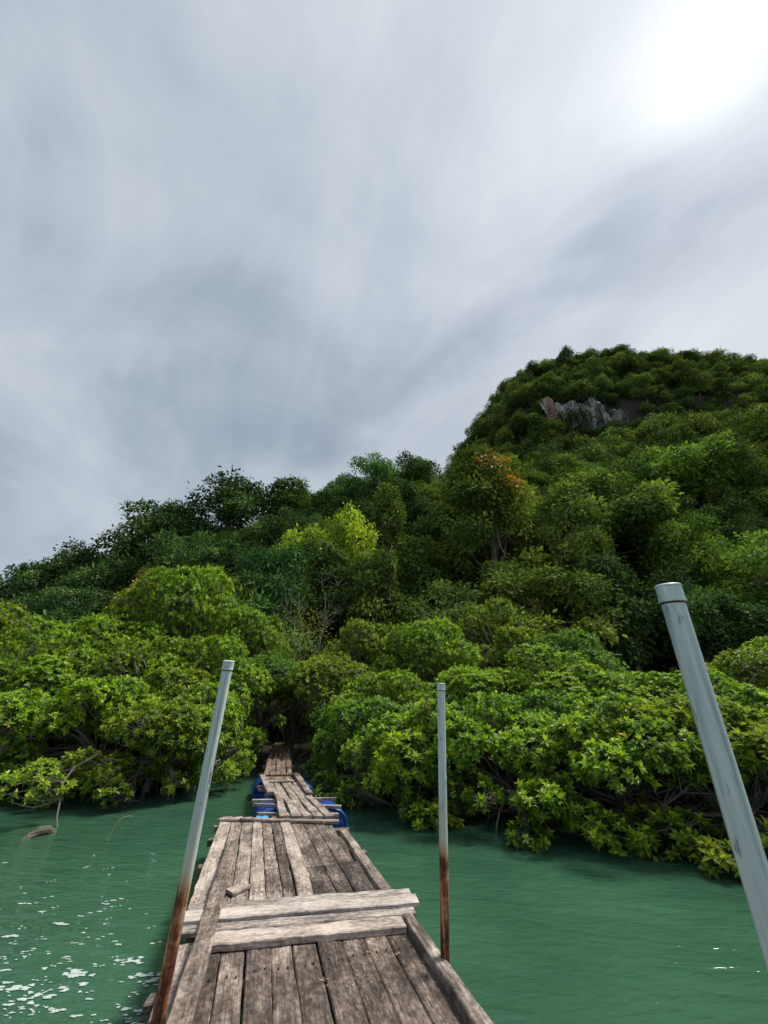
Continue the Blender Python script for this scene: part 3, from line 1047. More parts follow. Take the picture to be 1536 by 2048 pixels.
def mangrove_variant(seed, R, Ht, nl, per, leaf, k=9, four=True, skirt=True, nroots=17):
    rng = np.random.default_rng(seed)
    lobes = []
    for i in range(nl):
        a = rng.uniform(0, 2 * pi)
        rr = R * sqrt(rng.uniform(0.02, 1)) * 0.82
        zz = Ht * (0.34 + 0.56 * (1 - (rr / R) ** 1.6) * rng.uniform(0.6, 1.0)) + rng.uniform(-0.05, 0.08) * Ht
        lr = R * rng.uniform(0.22, 0.36)
        lobes.append((np.array([rr * cos(a), rr * sin(a), min(zz, Ht - lr * 0.8)]), np.array([lr, lr, lr * rng.uniform(0.62, 0.85)])))
    if skirt:
        m = int(nl * 0.9)
        for i in range(m):
            a = 2 * pi * i / m + rng.uniform(-0.3, 0.3)
            rr = R * rng.uniform(0.65, 1.0)
            lr = R * rng.uniform(0.13, 0.22)
            lobes.append((np.array([rr * cos(a), rr * sin(a), Ht * rng.uniform(0.13, 0.36)]), np.array([lr, lr, lr * 0.7])))
    P, D, C = lobed_points(lobes, per, rng)
    Ax = unit(D * 0.75 + np.array([0, 0, 0.65]) + rng.normal(0, 0.25, D.shape))
    lob_t = rng.uniform(-0.08, 0.10, len(lobes))
    bt = np.clip(rng.normal(0.44, 0.13, len(P)) + lob_t[C], 0.08, 0.8)
    crown = MB()
    crown.add(*rosette_leaves(P, Ax, k, rng, leaf, leaf * 0.47, four, bt, np.clip(rng.normal(1, 0.13, len(lobes)), 0.7, 1.3)[C] * rng.uniform(0.8, 1.15, len(P))))
    # wood
    tr = MB()
    fork = np.array([rng.uniform(-.1, .1) * R, rng.uniform(-.1, .1) * R, Ht * 0.30])
    base = np.array([0, 0, 0.15])
    rt = 0.035 * R + 0.02
    pts = curve_pts(base, fork, 6, 0.06, rng)
    tr.add(*tube(pts, np.linspace(rt * 1.15, rt * 0.85, 6), 8))
    for i, (c, r) in enumerate(lobes):
        n = 7
        st = base + (fork - base) * rng.uniform(0.6, 1.0)
        pts = curve_pts(st, c, n, 0.10, rng)
        tr.add(*tube(pts, np.linspace(rt * 0.42, rt * 0.13, n), 5, cap=False))
        # twigs to the leaf tips
        ids = np.nonzero(C == i)[0]
        if len(ids) == 0:
            continue
        for q in rng.choice(ids, min(len(ids), 18 if four else 10), replace=False):
            s0 = pts[rng.integers(3, n)]
            pp = curve_pts(s0, P[q], 4, 0.10, rng)
            tr.add(*tube(pp, np.linspace(rt * 0.14, rt * 0.07, 4), 3, cap=False))
    # a few bare dead branches standing out of the leaves
    for q in range(5):
        c, r = lobes[rng.integers(len(lobes))]
        d = unit(np.array([rng.normal(), rng.normal(), rng.uniform(0.1, 0.9)]))
        e = c + d * r * rng.uniform(1.15, 1.55)
        pts = curve_pts(c, e, 6, 0.12, rng)
        tr.add(*tube(pts, np.linspace(rt * 0.26, rt * 0.08, 6), 4))
        for w in range(6):
            s0 = pts[rng.integers(2, 6)]
            e2_ = s0 + unit(d + rng.normal(0, 0.7, 3)) * r[0] * rng.uniform(0.3, 0.7)
            tr.add(*tube(curve_pts(s0, e2_, 4, 0.15, rng), np.linspace(rt * 0.11, rt * 0.04, 4), 3, cap=False))
    roots = []
    for q in range(nroots):
        a = 2 * pi * q / nroots + rng.uniform(-0.25, 0.25)
        z0 = rng.uniform(0.35, 0.95)
        rr = rng.uniform(0.3, 1.0) * min(R, 1.9) * 0.95
        s = np.linspace(0, 1, 8)
        hor = rr * (s ** 0.75)
        zz = z0 + 0.22 * np.sin(s * pi * 0.55) - (z0 + 0.9) * s ** 2.3
        wob = rng.normal(0, 0.03, (8, 2)).cumsum(0)
        pts = np.stack([hor * cos(a) + wob[:, 0], hor * sin(a) + wob[:, 1], zz], 1)
        b = MB()
        b.add(*tube(pts, np.linspace(0.018, 0.011, 8), 5))
        if rng.random() < 0.6:
            j = rng.integers(3, 5)
            e = pts[j] + np.array([rng.normal(0, .2), rng.normal(0, .2), -pts[j][2] - 0.5])
            b.add(*tube(curve_pts(pts[j], e, 5, 0.08, rng), np.linspace(0.014, 0.010, 5), 4))
        roots.append(b.mesh('prop_root', M['root']))
    return dict(crown=crown.mesh('crown', M['mangrove_leaf']), trunk=tr.mesh('trunk', M['bark']), roots=roots, lobes=lobes, R=R, Ht=Ht, P=P, Ax=Ax)


# single leaf rosettes used as pieces on the closest bushes
def rosette_mesh(seed):
    rng = np.random.default_rng(seed)
    mb = MB()
    mb.add(*rosette_leaves(np.zeros((1, 3)), np.array([[0, 0, 1.0]]), 11, rng, 0.145, 0.058, True, np.array([rng.uniform(0.45, 0.6)])))
    p = np.array([[0, 0, -0.16], [0.01, 0, -0.06], [0, 0, 0.01]])
    v, t = tube(p, [0.007, 0.006, 0.004], 3, cap=False)
    mb.add(v, t, 0.1)
    return mb.mesh('leaf_rosette', M['mangrove_leaf'])


ROSE = [rosette_mesh(300 + i) for i in range(6)]
FRONT = [mangrove_variant(20 + i, 1.75, 2.75, 17, 400, 0.128) for i in range(4)]
TALL = [mangrove_variant(40 + i, 2.7, 6.0, 28, 290, 0.135, k=8, four=False, skirt=(i < 3), nroots=8) for i in range(4)]
print('front tris', len(FRONT[0]['crown'].polygons), 'tall', len(TALL[0]['crown'].polygons))


def mangrove(var, x, y, sx, sz, rz, col, label, group, rosettes=0, name='mangrove_tree', z=None, tilt=0.0):
    z0 = float(H(x, y)) if z is None else z
    z0 = max(z0, -0.3) - 0.05
    o = empty(name, (x, y, z0), rz)
    o.rotation_euler = (tilt, 0, rz)
    o.scale = (sx, sx, sz)
    tag(o, label, 'mangrove', group)
    c = link(bpy.data.objects.new('crown', var['crown']), o)
    c.color = (*col, 1)
    link(bpy.data.objects.new('trunk', var['trunk']), o)
    for r in var['roots']:
        link(bpy.data.objects.new('prop_root', r), o)
    if rosettes:
        # the largest-looking tips: those on the side of the water
        rng = np.random.default_rng(int(abs(x * 100) + abs(y * 77)))
        P, Ax = var['P'], var['Ax']
        R3 = Matrix.Rotation(rz, 3, 'Z')
        Pw = P @ np.array(R3).T * np.array([sx, sx, sz]) + np.array([x, y, z0])
        dist = np.linalg.norm(Pw - np.array([0, 0, EYE]), axis=1)
        order = np.argsort(dist)[:rosettes * 4]
        for q in rng.choice(order, rosettes, replace=False):
            ob = bpy.data.objects.new('leaf_rosette', ROSE[rng.integers(6)])
            d = Vector(Ax[q])
            ob.location = Vector(P[q]) + Vector((d.x, d.y, d.z * 0.6)) * 0.05
            ob.rotation_mode = 'QUATERNION'
            ob.rotation_quaternion = d.to_track_quat('Z', 'Y') @ Matrix.Rotation(rng.uniform(0, 6.28), 3, 'Z').to_quaternion()
            s = rng.uniform(0.85, 1.12)
            ob.scale = (s / sx, s / sx, s / sz)
            ob.color = (*col, 1)
            link(ob, c)
    return o


# colours are multipliers of the species' leaf colour
LIME = (1.10, 1.16, 0.95)
OLIVE = (1.0, 0.94, 0.85)
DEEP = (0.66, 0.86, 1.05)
GF = 'mangrove bushes along the water edge'
front = [
    # x, y, sx, sz, rot, colour, variant, rosettes, label
    (-9.6, 11.4, 1.10, 1.0, 0.3, LIME, 0, 30, 'mangrove bush over the water at the left picture edge'),
    (-7.6, 11.9, 1.05, 1.05, 1.9, LIME, 1, 40, 'mangrove bush over the water behind the drooping leafy branch'),
    (-5.9, 11.6, 1.0, 0.95, 3.4, OLIVE, 2, 40, 'mangrove bush with many bare grey twigs left of the leaning pole'),
    (-5.05, 12.3, 0.85, 1.0, 4.6, LIME, 3, 40, 'mangrove bush behind the leaning pole, beside the far left drum'),
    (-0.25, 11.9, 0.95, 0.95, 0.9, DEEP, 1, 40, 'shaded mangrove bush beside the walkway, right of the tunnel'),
    (1.1, 10.5, 1.05, 0.98, 2.6, LIME, 0, 50, 'mangrove bush with glossy rosettes left of the upright pole'),
    (2.7, 9.3, 1.05, 0.95, 4.0, LIME, 2, 60, 'mangrove bush hanging low over the water right of the upright pole'),
    (4.3, 8.6, 1.08, 0.95, 5.2, LIME, 3, 60, 'mangrove bush over the water midway between upright and thick poles'),
    (5.65, 7.85, 1.0, 0.93, 0.5, OLIVE, 1, 60, 'mangrove bush with large rosettes dipping to the water beside the thick pole'),
    (7.4, 8.4, 1.1, 1.08, 1.4, LIME, 0, 40, 'mangrove bush right of the thick pole at the picture edge'),
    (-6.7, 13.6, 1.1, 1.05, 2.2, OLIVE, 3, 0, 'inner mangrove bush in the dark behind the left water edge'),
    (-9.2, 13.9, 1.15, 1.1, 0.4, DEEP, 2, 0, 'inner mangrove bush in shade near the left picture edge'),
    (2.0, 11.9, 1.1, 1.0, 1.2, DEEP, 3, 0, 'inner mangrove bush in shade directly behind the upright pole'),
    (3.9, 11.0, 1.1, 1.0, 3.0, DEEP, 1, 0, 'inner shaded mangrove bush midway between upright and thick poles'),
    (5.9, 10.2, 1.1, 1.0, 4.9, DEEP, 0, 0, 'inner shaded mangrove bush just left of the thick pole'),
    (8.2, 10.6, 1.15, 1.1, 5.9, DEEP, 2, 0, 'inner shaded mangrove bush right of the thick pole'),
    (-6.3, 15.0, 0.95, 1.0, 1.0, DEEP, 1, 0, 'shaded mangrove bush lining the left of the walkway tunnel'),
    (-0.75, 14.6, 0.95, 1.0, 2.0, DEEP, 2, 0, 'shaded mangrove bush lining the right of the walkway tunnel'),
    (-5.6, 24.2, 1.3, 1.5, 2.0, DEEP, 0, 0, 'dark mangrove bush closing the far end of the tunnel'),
]
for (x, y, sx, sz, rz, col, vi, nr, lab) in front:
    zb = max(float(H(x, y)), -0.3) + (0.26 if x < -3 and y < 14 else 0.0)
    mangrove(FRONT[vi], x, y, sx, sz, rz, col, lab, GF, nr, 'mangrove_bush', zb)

GT = 'taller mangroves behind the water edge'
tall = [
    # px, top py, Y, width factor, rot, colour, variant, label
    (-40, 1150, 14.5, 1.0, 0.2, OLIVE, 0, 'tall mangrove cut by the left picture edge'),
    (110, 1235, 13.6, 0.85, 1.5, LIME, 1, 'bright green rounded mangrove near the left picture edge'),
    (245, 1200, 16.0, 0.95, 2.2, LIME, 2, 'pale green mangrove below the orange-brown treetop'),
    (400, 1105, 19.0, 1.15, 3.3, LIME, 0, 'tallest yellow-green mangrove, standing left of the tunnel'),
    (300, 1168, 18.5, 0.95, 5.6, OLIVE, 1, 'mangrove leaning against the left of the tallest mangrove'),
    (515, 1185, 19.5, 0.8, 2.7, LIME, 2, 'mangrove leaning against the right of the tallest mangrove'),
    (185, 1222, 17.5, 0.9, 0.1, LIME, 0, 'light mangrove between the rounded one and the pale green one'),
    (330, 1260, 14.2, 0.9, 4.4, OLIVE, 1, 'mangrove with bare grey branches below the tallest mangrove'),
    (440, 1240, 15.0, 0.8, 5.0, LIME, 2, 'mangrove just above the leaning pole top'),
    (475, 1150, 21.5, 0.9, 0.9, OLIVE, 1, 'olive mangrove behind the tallest one, beside the teal layered tree'),
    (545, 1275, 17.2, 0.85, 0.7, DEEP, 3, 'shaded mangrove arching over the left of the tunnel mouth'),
    (652, 1275, 16.8, 0.85, 1.1, OLIVE, 3, 'mangrove arching over the right of the tunnel mouth'),
    (735, 1210, 20.0, 0.95, 2.0, OLIVE, 2, 'olive mangrove right of the bare dry shrub'),
    (850, 1215, 18.0, 0.9, 2.9, LIME, 0, 'bright mangrove directly above the upright pole'),
    (980, 1185, 21.0, 1.0, 3.7, OLIVE, 1, 'dark olive round-topped mangrove in front of the orange-tinged tree'),
    (780, 1310, 13.6, 0.72, 4.5, LIME, 2, 'mangrove with bare twigs left of the upright pole top'),
    (940, 1305, 13.2, 0.78, 5.3, LIME, 0, 'light green mangrove right of the upright pole top'),
    (1080, 1285, 13.5, 0.85, 0.4, LIME, 1, 'broad light green mangrove midway between the two right poles'),
    (1220, 1310, 12.2, 0.75, 1.3, LIME, 2, 'mangrove just left of the thick pole'),
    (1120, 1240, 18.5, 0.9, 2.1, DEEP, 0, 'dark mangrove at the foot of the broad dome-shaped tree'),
    (1340, 1330, 11.6, 0.72, 2.4, LIME, 1, 'mangrove partly hidden behind the thick pole'),
    (1500, 1260, 11.6, 0.85, 3.0, OLIVE, 0, 'yellow-green mangrove right of the thick pole with reaching sprays'),
    (1600, 1220, 13.0, 0.95, 4.0, LIME, 2, 'tall mangrove cut by the right picture edge'),
]
for (px, py, Y, wf, rz, col, vi, lab) in tall:
    p = at(px, py, Y)
    v = TALL[vi]
    g0 = max(float(H(p.x, Y)), -0.3)
    sz = max(0.5, (p.z - g0) / v['Ht'])
    mangrove(v, p.x, Y, wf, sz, rz, col, lab, GT)

# ------------------------------------------------------------------ forest trees
def jungle_variant(seed, R, Hc, Hb, nl, sprays, lps, leaf, droop=0.35, flat=0.75, shape='dome', bloom=0.0, wide=0.36, lobe=(0.24, 0.38)):
    """crown of lobes, each a shell of leafy sprays; Hc crown height, Hb clear stem"""
    rng = np.random.default_rng(seed)
    lobes = []
    for i in range(nl):
        a = rng.uniform(0, 2 * pi)
        u = rng.uniform(0, 1)
        if shape == 'dome':
            el = math.asin(rng.uniform(-0.12, 1.0))
            k_ = rng.uniform(0.5, 1.05) * (1 + 0.20 * sin(2 * a + seed) + 0.14 * sin(3 * a + 2.1 * seed))
            rr = R * cos(el) * k_ * 0.9
            z = Hb + Hc * (0.20 + 0.72 * sin(el) * rng.uniform(0.7, 1.0) * (1 + 0.15 * sin(a + seed)))
        elif shape == 'column':
            z = Hb + Hc * (i + 0.5) / nl
            taper = 0.55 + 0.45 * sin(pi * min(1, (1 - i / nl) * 0.75 + 0.1))
            rr = R * taper * rng.uniform(0.3, 0.8)
        elif shape == 'tier':
            tier = rng.integers(0, 5)
            z = Hb + Hc * (0.12 + 0.2 * tier) + rng.normal(0, 0.03) * Hc
            rr = R * (1.0 - 0.13 * tier) * sqrt(u) * 0.9
        else:   # cone
            h = u ** 1.2
            z = Hb + Hc * (0.05 + 0.92 * h)
            rr = R * (1 - h) ** 0.75 * rng.uniform(0.35, 0.9)
        lr = R * rng.uniform(*lobe)
        fl = flat * rng.uniform(0.8, 1.15)
        lobes.append((np.array([rr * cos(a), rr * sin(a), z]), np.array([lr, lr, lr * fl])))
    SP, SD, SC = lobed_points(lobes, sprays, rng, (0.72, 1.10), -0.05, 0.7)
    n = len(SP)
    P = np.repeat(SP, lps, 0)
    D = np.repeat(SD, lps, 0)
    C = np.repeat(SC, lps)
    wid = wide * np.repeat(rng.uniform(0.7, 1.3, n), lps)[:, None]
    off = rng.normal(0, 1, P.shape) * wid
    off -= D * (off * D).sum(1, keepdims=True) * 0.45
    P = P + off
    # leaves fan out from the middle of the spray and hang a little
    A = unit(unit(off) * 0.9 + D * 0.20 + rng.normal(0, 0.35, P.shape) - np.array([0, 0, droop]))
    Nn = unit(D * 0.95 + np.array([0, 0, 0.5]) + rng.normal(0, 0.26, P.shape))
    L = leaf * rng.uniform(0.7, 1.25, len(P))
    W = L * rng.uniform(0.42, 0.6, len(P))
    spr_t = np.repeat(rng.normal(0, 0.17, n), lps)
    lob_t = rng.normal(0, 0.14, len(lobes))
    tint = np.clip(0.45 + spr_t + lob_t[C] + rng.normal(0, 0.10, len(P)), 0.02, 0.98)
    crown = MB()
    if bloom > 0:
        zr = (SP[:, 2] - Hb) / Hc
        side = SP[:, 0] / R
        pb = np.clip((zr - 0.30) * 2.2, 0, 1) * np.clip(0.35 + side * 1.5, 0, 1) * bloom
        lobe_b = np.random.default_rng(seed + 5).random(len(lobes))
        isb = np.repeat((rng.random(n) < pb * (lobe_b[SC] < 0.45) * 2.2), lps) & (rng.random(len(P)) < 0.75)
        crown.add(*leaves2(P[~isb], A[~isb], Nn[~isb], L[~isb], W[~isb], tint[~isb]))
        v, t, a = leaves2(P[isb], A[isb], Nn[isb], L[isb], W[isb], tint[isb])
        crown.add(v, t, a, 1)
    else:
        crown.add(*leaves2(P, A, Nn, L, W, tint))
    tr = MB()
    rt = 0.035 * R + 0.05
    top = np.array([0, 0, Hb + Hc * 0.62])
    pts = curve_pts((0, 0, -1.5), top, 9, 0.03, rng)
    tr.add(*tube(pts, np.linspace(rt * 1.3, rt * 0.45, 9), 8))
    for c, r in lobes[::2]:
        s0 = pts[rng.integers(4, 9)]
        tr.add(*tube(curve_pts(s0, c, 6, 0.08, rng), np.linspace(rt * 0.38, rt * 0.1, 6), 5, cap=False))
    for q in range(10):
        c, r = lobes[rng.integers(len(lobes))]
        d = unit(rng.normal(size=3) + np.array([0, 0, 0.4]))
        tr.add(*tube(curve_pts(c, c + d * r * 1.25, 4, 0.1, rng), np.linspace(rt * 0.14, rt * 0.05, 4), 3, cap=False))
    return dict(crown=crown, trunk=tr, R=R, Ht=Hb + Hc)


J = {}


def jv(key, *a, **k):
    v = jungle_variant(*a, **k)
    v['crown_me'] = v['crown'].mesh('crown', [M['jungle_leaf'], M['bloom_leaf']])
    v['trunk_me'] = v['trunk'].mesh('trunk', M['trunk'])
    J[key] = v


SM = (0.14, 0.31)
jv('dome1', 101, 5.0, 8.5, 1.6, 44, 21, 28, 0.32, wide=0.30, lobe=SM)
jv('dome2', 102, 5.0, 7.5, 1.6, 40, 21, 28, 0.34, flat=0.55, droop=0.4, wide=0.32, lobe=SM)
jv('dome3', 103, 4.6, 9.0, 1.4, 46, 21, 28, 0.31, wide=0.29, lobe=SM)
jv('bloom', 104, 5.6, 12.0, 2.0, 66, 17, 28, 0.33, shape='cone', droop=0.45, bloom=1.0, wide=0.33, lobe=(0.12, 0.25))
jv('tall1', 105, 4.2, 11.0, 1.5, 46, 20, 26, 0.32, shape='cone', droop=0.3, wide=0.30, lobe=(0.15, 0.30))
jv('vine', 106, 2.6, 14.0, 0.3, 40, 21, 26, 0.29, shape='column', droop=0.7, wide=0.28, lobe=(0.30, 0.56))
jv('tier', 107, 4.4, 8.5, 2.5, 42, 19, 26, 0.34, shape='tier', flat=0.42, droop=0.25, wide=0.32, lobe=(0.16, 0.29))
jv('tier2', 108, 4.8, 8.0, 3.0, 38, 18, 26, 0.35, shape='tier', flat=0.40, droop=0.2, wide=0.32, lobe=(0.16, 0.30))
for k_, v_ in J.items():
    print(k_, len(v_['crown_me'].polygons))

placed = []


def forest_tree(key, px, top, Y, width, rz, col, label, group=None, name='forest_tree', minh=5.0):
    p = at(px, top, Y)
    g0 = float(H(p.x, Y)) - 0.3
    v = J[key]
    h = p.z - g0
    sx = width * 1.2 / (2 * v['R'])
    sz = h / v['Ht']
    dz = 0.0
    if sz > 1.5 * sx:
        sz = 1.5 * sx
        dz = h - sz * v['Ht']
    sz = max(sz, 0.5 * sx)
    o = empty(name, (p.x, Y, p.z - sz * v['Ht']), rz)
    o.scale = (sx, sx, sz)
    tag(o, label, 'tree', group)
    c = link(bpy.data.objects.new('crown', v['crown_me']), o)
    c.color = (*col, 1)
    t = link(bpy.data.objects.new('trunk', v['trunk_me']), o)
    if dz > 0.5:    # long bare stem down to the slope
        mb = MB()
        z1 = -dz / sz - 0.6
        mb.add(*tube([(0, 0, z1), (0.1, 0, z1 * 0.5), (0, 0, 0.5)], [0.30, 0.27, 0.24], 8))
        mb.build('lower_trunk', M['trunk'], o)
    placed.append((p.x, Y, width * 0.5))
    return o


GREEN = (1.15, 1.15, 1.15)
YEL = (2.5, 2.2, 1.0)
TEAL = (0.75, 1.0, 1.35)
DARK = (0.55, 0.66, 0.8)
LITE = (1.35, 1.4, 1.15)
OL = (1.1, 1.02, 0.88)
trees = [
    ('bloom', 955, 898, 33, 12.5, 0.0, OL, 'tall forest tree with orange-tinged leaves on its right side'),
    ('dome3', 668, 998, 31, 7.2, 0.4, YEL, 'yellow-green flowering treetop left of the orange-tinged tree'),
    ('tall1', 775, 985, 34, 6.5, 2.4, OL, 'olive tree between the yellow-green treetop and the orange-tinged tree'),
    ('dome1', 1180, 938, 37, 12.5, 0.7, GREEN, 'broad dome-shaped tree right of the orange-tinged tree'),
    ('dome2', 1305, 892, 47, 12.5, 1.7, LITE, 'light-leaved tree above and right of the broad dome-shaped tree'),
    ('dome3', 1030, 1100, 27, 9.2, 2.5, OL, 'rounded tree at the foot of the orange-tinged tree'),
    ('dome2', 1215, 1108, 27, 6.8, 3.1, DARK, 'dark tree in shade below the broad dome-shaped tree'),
    ('dome1', 1345, 1040, 33, 7.5, 3.9, LITE, 'bright leafy tree above the thick pole cap'),
    ('dome3', 1480, 1065, 29, 8.0, 4.8, LITE, 'bright leafy tree at the right edge above the mangroves'),
    ('vine', 1436, 885, 43, 6.0, 0.3, GREEN, 'vine-draped column tree near the right picture edge'),
    ('vine', 1512, 832, 46, 6.5, 1.3, OL, 'tallest vine-draped column with yellowish top at the right edge'),
    ('tier', 545, 1108, 23, 5.6, 2.2, TEAL, 'blue-green layered tree left of the dry shrub'),
    ('dome3', 325, 1118, 27, 4.2, 2.9, (1.8, 1.1, 0.8), 'small orange-brown treetop above the left mangroves'),
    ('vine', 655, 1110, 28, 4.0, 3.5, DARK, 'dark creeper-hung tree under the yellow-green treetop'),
    ('dome2', 760, 1105, 27, 5.5, 4.1, OL, 'small olive tree in front of the dark hollow'),
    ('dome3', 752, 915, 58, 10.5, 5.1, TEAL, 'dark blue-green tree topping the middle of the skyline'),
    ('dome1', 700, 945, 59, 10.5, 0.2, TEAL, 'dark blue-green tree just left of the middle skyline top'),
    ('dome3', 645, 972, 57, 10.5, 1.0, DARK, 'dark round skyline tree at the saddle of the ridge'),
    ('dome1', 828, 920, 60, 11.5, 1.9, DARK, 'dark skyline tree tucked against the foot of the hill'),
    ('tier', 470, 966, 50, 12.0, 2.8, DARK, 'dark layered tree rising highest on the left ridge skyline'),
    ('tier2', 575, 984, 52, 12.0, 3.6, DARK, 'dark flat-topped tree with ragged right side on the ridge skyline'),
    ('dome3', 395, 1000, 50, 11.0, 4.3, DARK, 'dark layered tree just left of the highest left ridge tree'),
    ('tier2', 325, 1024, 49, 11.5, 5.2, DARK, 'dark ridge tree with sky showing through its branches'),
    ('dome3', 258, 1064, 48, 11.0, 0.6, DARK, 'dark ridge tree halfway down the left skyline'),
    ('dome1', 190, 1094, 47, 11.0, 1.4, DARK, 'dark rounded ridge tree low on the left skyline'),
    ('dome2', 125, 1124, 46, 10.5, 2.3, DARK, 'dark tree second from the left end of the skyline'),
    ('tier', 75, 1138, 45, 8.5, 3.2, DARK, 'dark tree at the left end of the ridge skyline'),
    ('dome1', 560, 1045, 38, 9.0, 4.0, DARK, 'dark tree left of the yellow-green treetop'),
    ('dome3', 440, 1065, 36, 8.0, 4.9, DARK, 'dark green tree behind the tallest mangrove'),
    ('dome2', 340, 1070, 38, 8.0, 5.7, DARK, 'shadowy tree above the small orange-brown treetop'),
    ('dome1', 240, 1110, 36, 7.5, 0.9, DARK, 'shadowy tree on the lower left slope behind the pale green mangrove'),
    ('dome3', 985, 895, 52, 8.0, 1.8, LITE, 'pale grey-green tree behind the orange-tinged tree'),
    ('dome1', 1090, 905, 55, 9.0, 2.7, GREEN, 'green tree behind the left shoulder of the dome-shaped tree'),
    ('dome3', 850, 960, 45, 8.0, 3.3, OL, 'olive-yellow tree behind the left side of the orange-tinged tree'),
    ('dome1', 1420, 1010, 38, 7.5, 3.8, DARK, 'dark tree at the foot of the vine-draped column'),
    ('dome3', 1130, 1010, 32, 6.0, 4.4, OL, 'olive treetop peeping between the orange-tinged and dome-shaped trees'),
]
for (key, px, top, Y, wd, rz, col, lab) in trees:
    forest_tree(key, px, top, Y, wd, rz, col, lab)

# more trees fill the slope behind, told apart by nothing
rng = np.random.default_rng(77)
GFILL = 'trees filling the lower forest slope'


def visible(x, y, zt, lift=1.0):
    s = np.linspace(0.15, 0.97, 60)
    zz = EYE + (zt - EYE) * s
    return not np.any(H(x * s, y * s) + lift > zz + 3.0 * (s > 2))


cand = []
for i in range(4000):
    y = rng.uniform(24, 78)
    x = rng.uniform(-1.15, 1.30) * y
    if len(cand) >= 150:
        break
    z = float(H(x, y))
    pp = to_px((x, y, z + 7))
    if pp is None or not (-220 < pp[0] < 1760) or pp[1] > 1260:
        continue
    if x < -0.25 * y and y > 52:
        continue
    if any((x - a) ** 2 + (y - b) ** 2 < (0.6 * r + 2.2) ** 2 for a, b, r in placed):
        continue
    # keep to the skyline of the ridge: nothing may stick out above it on the left
    sky = np.interp(pp[0], [-300, 0, 110, 200, 300, 400, 470, 580, 620, 660, 760, 800, 860, 870, 900, 960, 2000],
                    [1260, 1180, 1140, 1095, 1045, 1000, 980, 990, 1005, 985, 950, 960, 940, 925, 860, 780, 700])
    hgt = rng.uniform(7, 11) * (0.8 if y < 30 else 1.0)
    tp = to_px((x, y, z + hgt))
    if tp[1] < sky:
        hgt *= 0.6
        tp = to_px((x, y, z + hgt))
        if tp[1] < sky:
            continue
    cand.append((x, y, z, hgt))
    placed.append((x, y, 2.9))
keys = ['dome1', 'dome2', 'dome3', 'tall1', 'tier', 'vine']
for (x, y, z, hgt) in cand:
    key = keys[rng.choice(6, p=[.26, .2, .26, .14, .08, .06])]
    v = J[key]
    o = empty('forest_tree', (x, y, z - 0.5), rng.uniform(0, 6.28))
    wd = rng.uniform(6.0, 9.5) if key != 'vine' else rng.uniform(4, 5.5)
    sx = wd / (2 * v['R'])
    o.scale = (sx, sx, (hgt + 0.5) / v['Ht'])
    left = x < 0
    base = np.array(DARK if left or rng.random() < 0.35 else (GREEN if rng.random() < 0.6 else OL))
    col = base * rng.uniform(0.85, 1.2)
    q = to_px((x, y, z + 5))
    if q[0] < 600:
        lab = 'dark forest tree filling the left ridge slope above the mangroves'
    elif q[0] < 900:
        lab = 'forest tree filling the slope under the middle skyline'
    elif q[1] < 960:
        lab = 'forest tree filling the upper slope at the foot of the hill'
    else:
        lab = 'forest tree filling the lower right slope above the mangroves'
    tag(o, lab, 'tree', GFILL)
    c = link(bpy.data.objects.new('crown', v['crown_me']), o)
    c.color = (*col, 1)
    link(bpy.data.objects.new('trunk', v['trunk_me']), o)

# ------------------------------------------------------------------ trees of the hill
def far_variant(seed, R, Ht, nl, per, lps, leaf):
    v = jungle_variant(seed, R, Ht * 0.82, Ht * 0.10, nl, per, lps, leaf, wide=0.45, droop=0.25, lobe=(0.2, 0.40))
    mb = MB()
    a = v['crown'].arrays()
    mb.add(a[0], a[1], a[2], 0)
    b = v['trunk'].arrays()
    mb.add(b[0], b[1], b[2], 1)
    return mb


FAR = [far_variant(500 + i, 4.6, 9.0, 24, 11, 12, 0.58) for i in range(5)]
FARM = [f.mesh('hill_tree', [M['jungle_leaf'], M['trunk']]) for f in FAR]
print('far tris', len(FARM[0].polygons))
pts = []
arr = np.zeros((0, 3))
for i in range(40000):
    y = rng.uniform(62, 160)
    x = rng.uniform(0.0, 1.45) * y - 4
    z = float(H(x, y))
    if z < 30:
        continue
    pp = to_px((x, y, z + 4))
    if pp is None or not (820 < pp[0] < 1700) or not (600 < pp[1] < 1010):
        continue
    if y < 78 and any((x - a) ** 2 + (y - b) ** 2 < (r + 2.0) ** 2 for a, b, r in placed):
        continue
    if abs(x - CLIFF.x) < 20 and CLIFF.y - 7 < y < CLIFF.y + 3 and abs(z - CLIFF.z) < 6.5:
        continue
    if len(arr):
        d2 = ((arr - np.array([x, y, z])) ** 2).sum(1).min()
        if d2 < 6.0 ** 2:
            continue
    sK = np.linspace(0.45, 0.955, 50)
    zz = EYE + (z + 6.5 - EYE) * sK
    if np.any(H(x * sK, y * sK) > zz):
        continue
    arr = np.vstack([arr, [x, y, z]])
    pts.append((x, y, z))
print('hill trees', len(pts))
pts.sort(key=lambda p: p[0] ** 2 + p[1] ** 2 + p[2] ** 2)
GH = 'trees covering the limestone hill'
rest = MB()
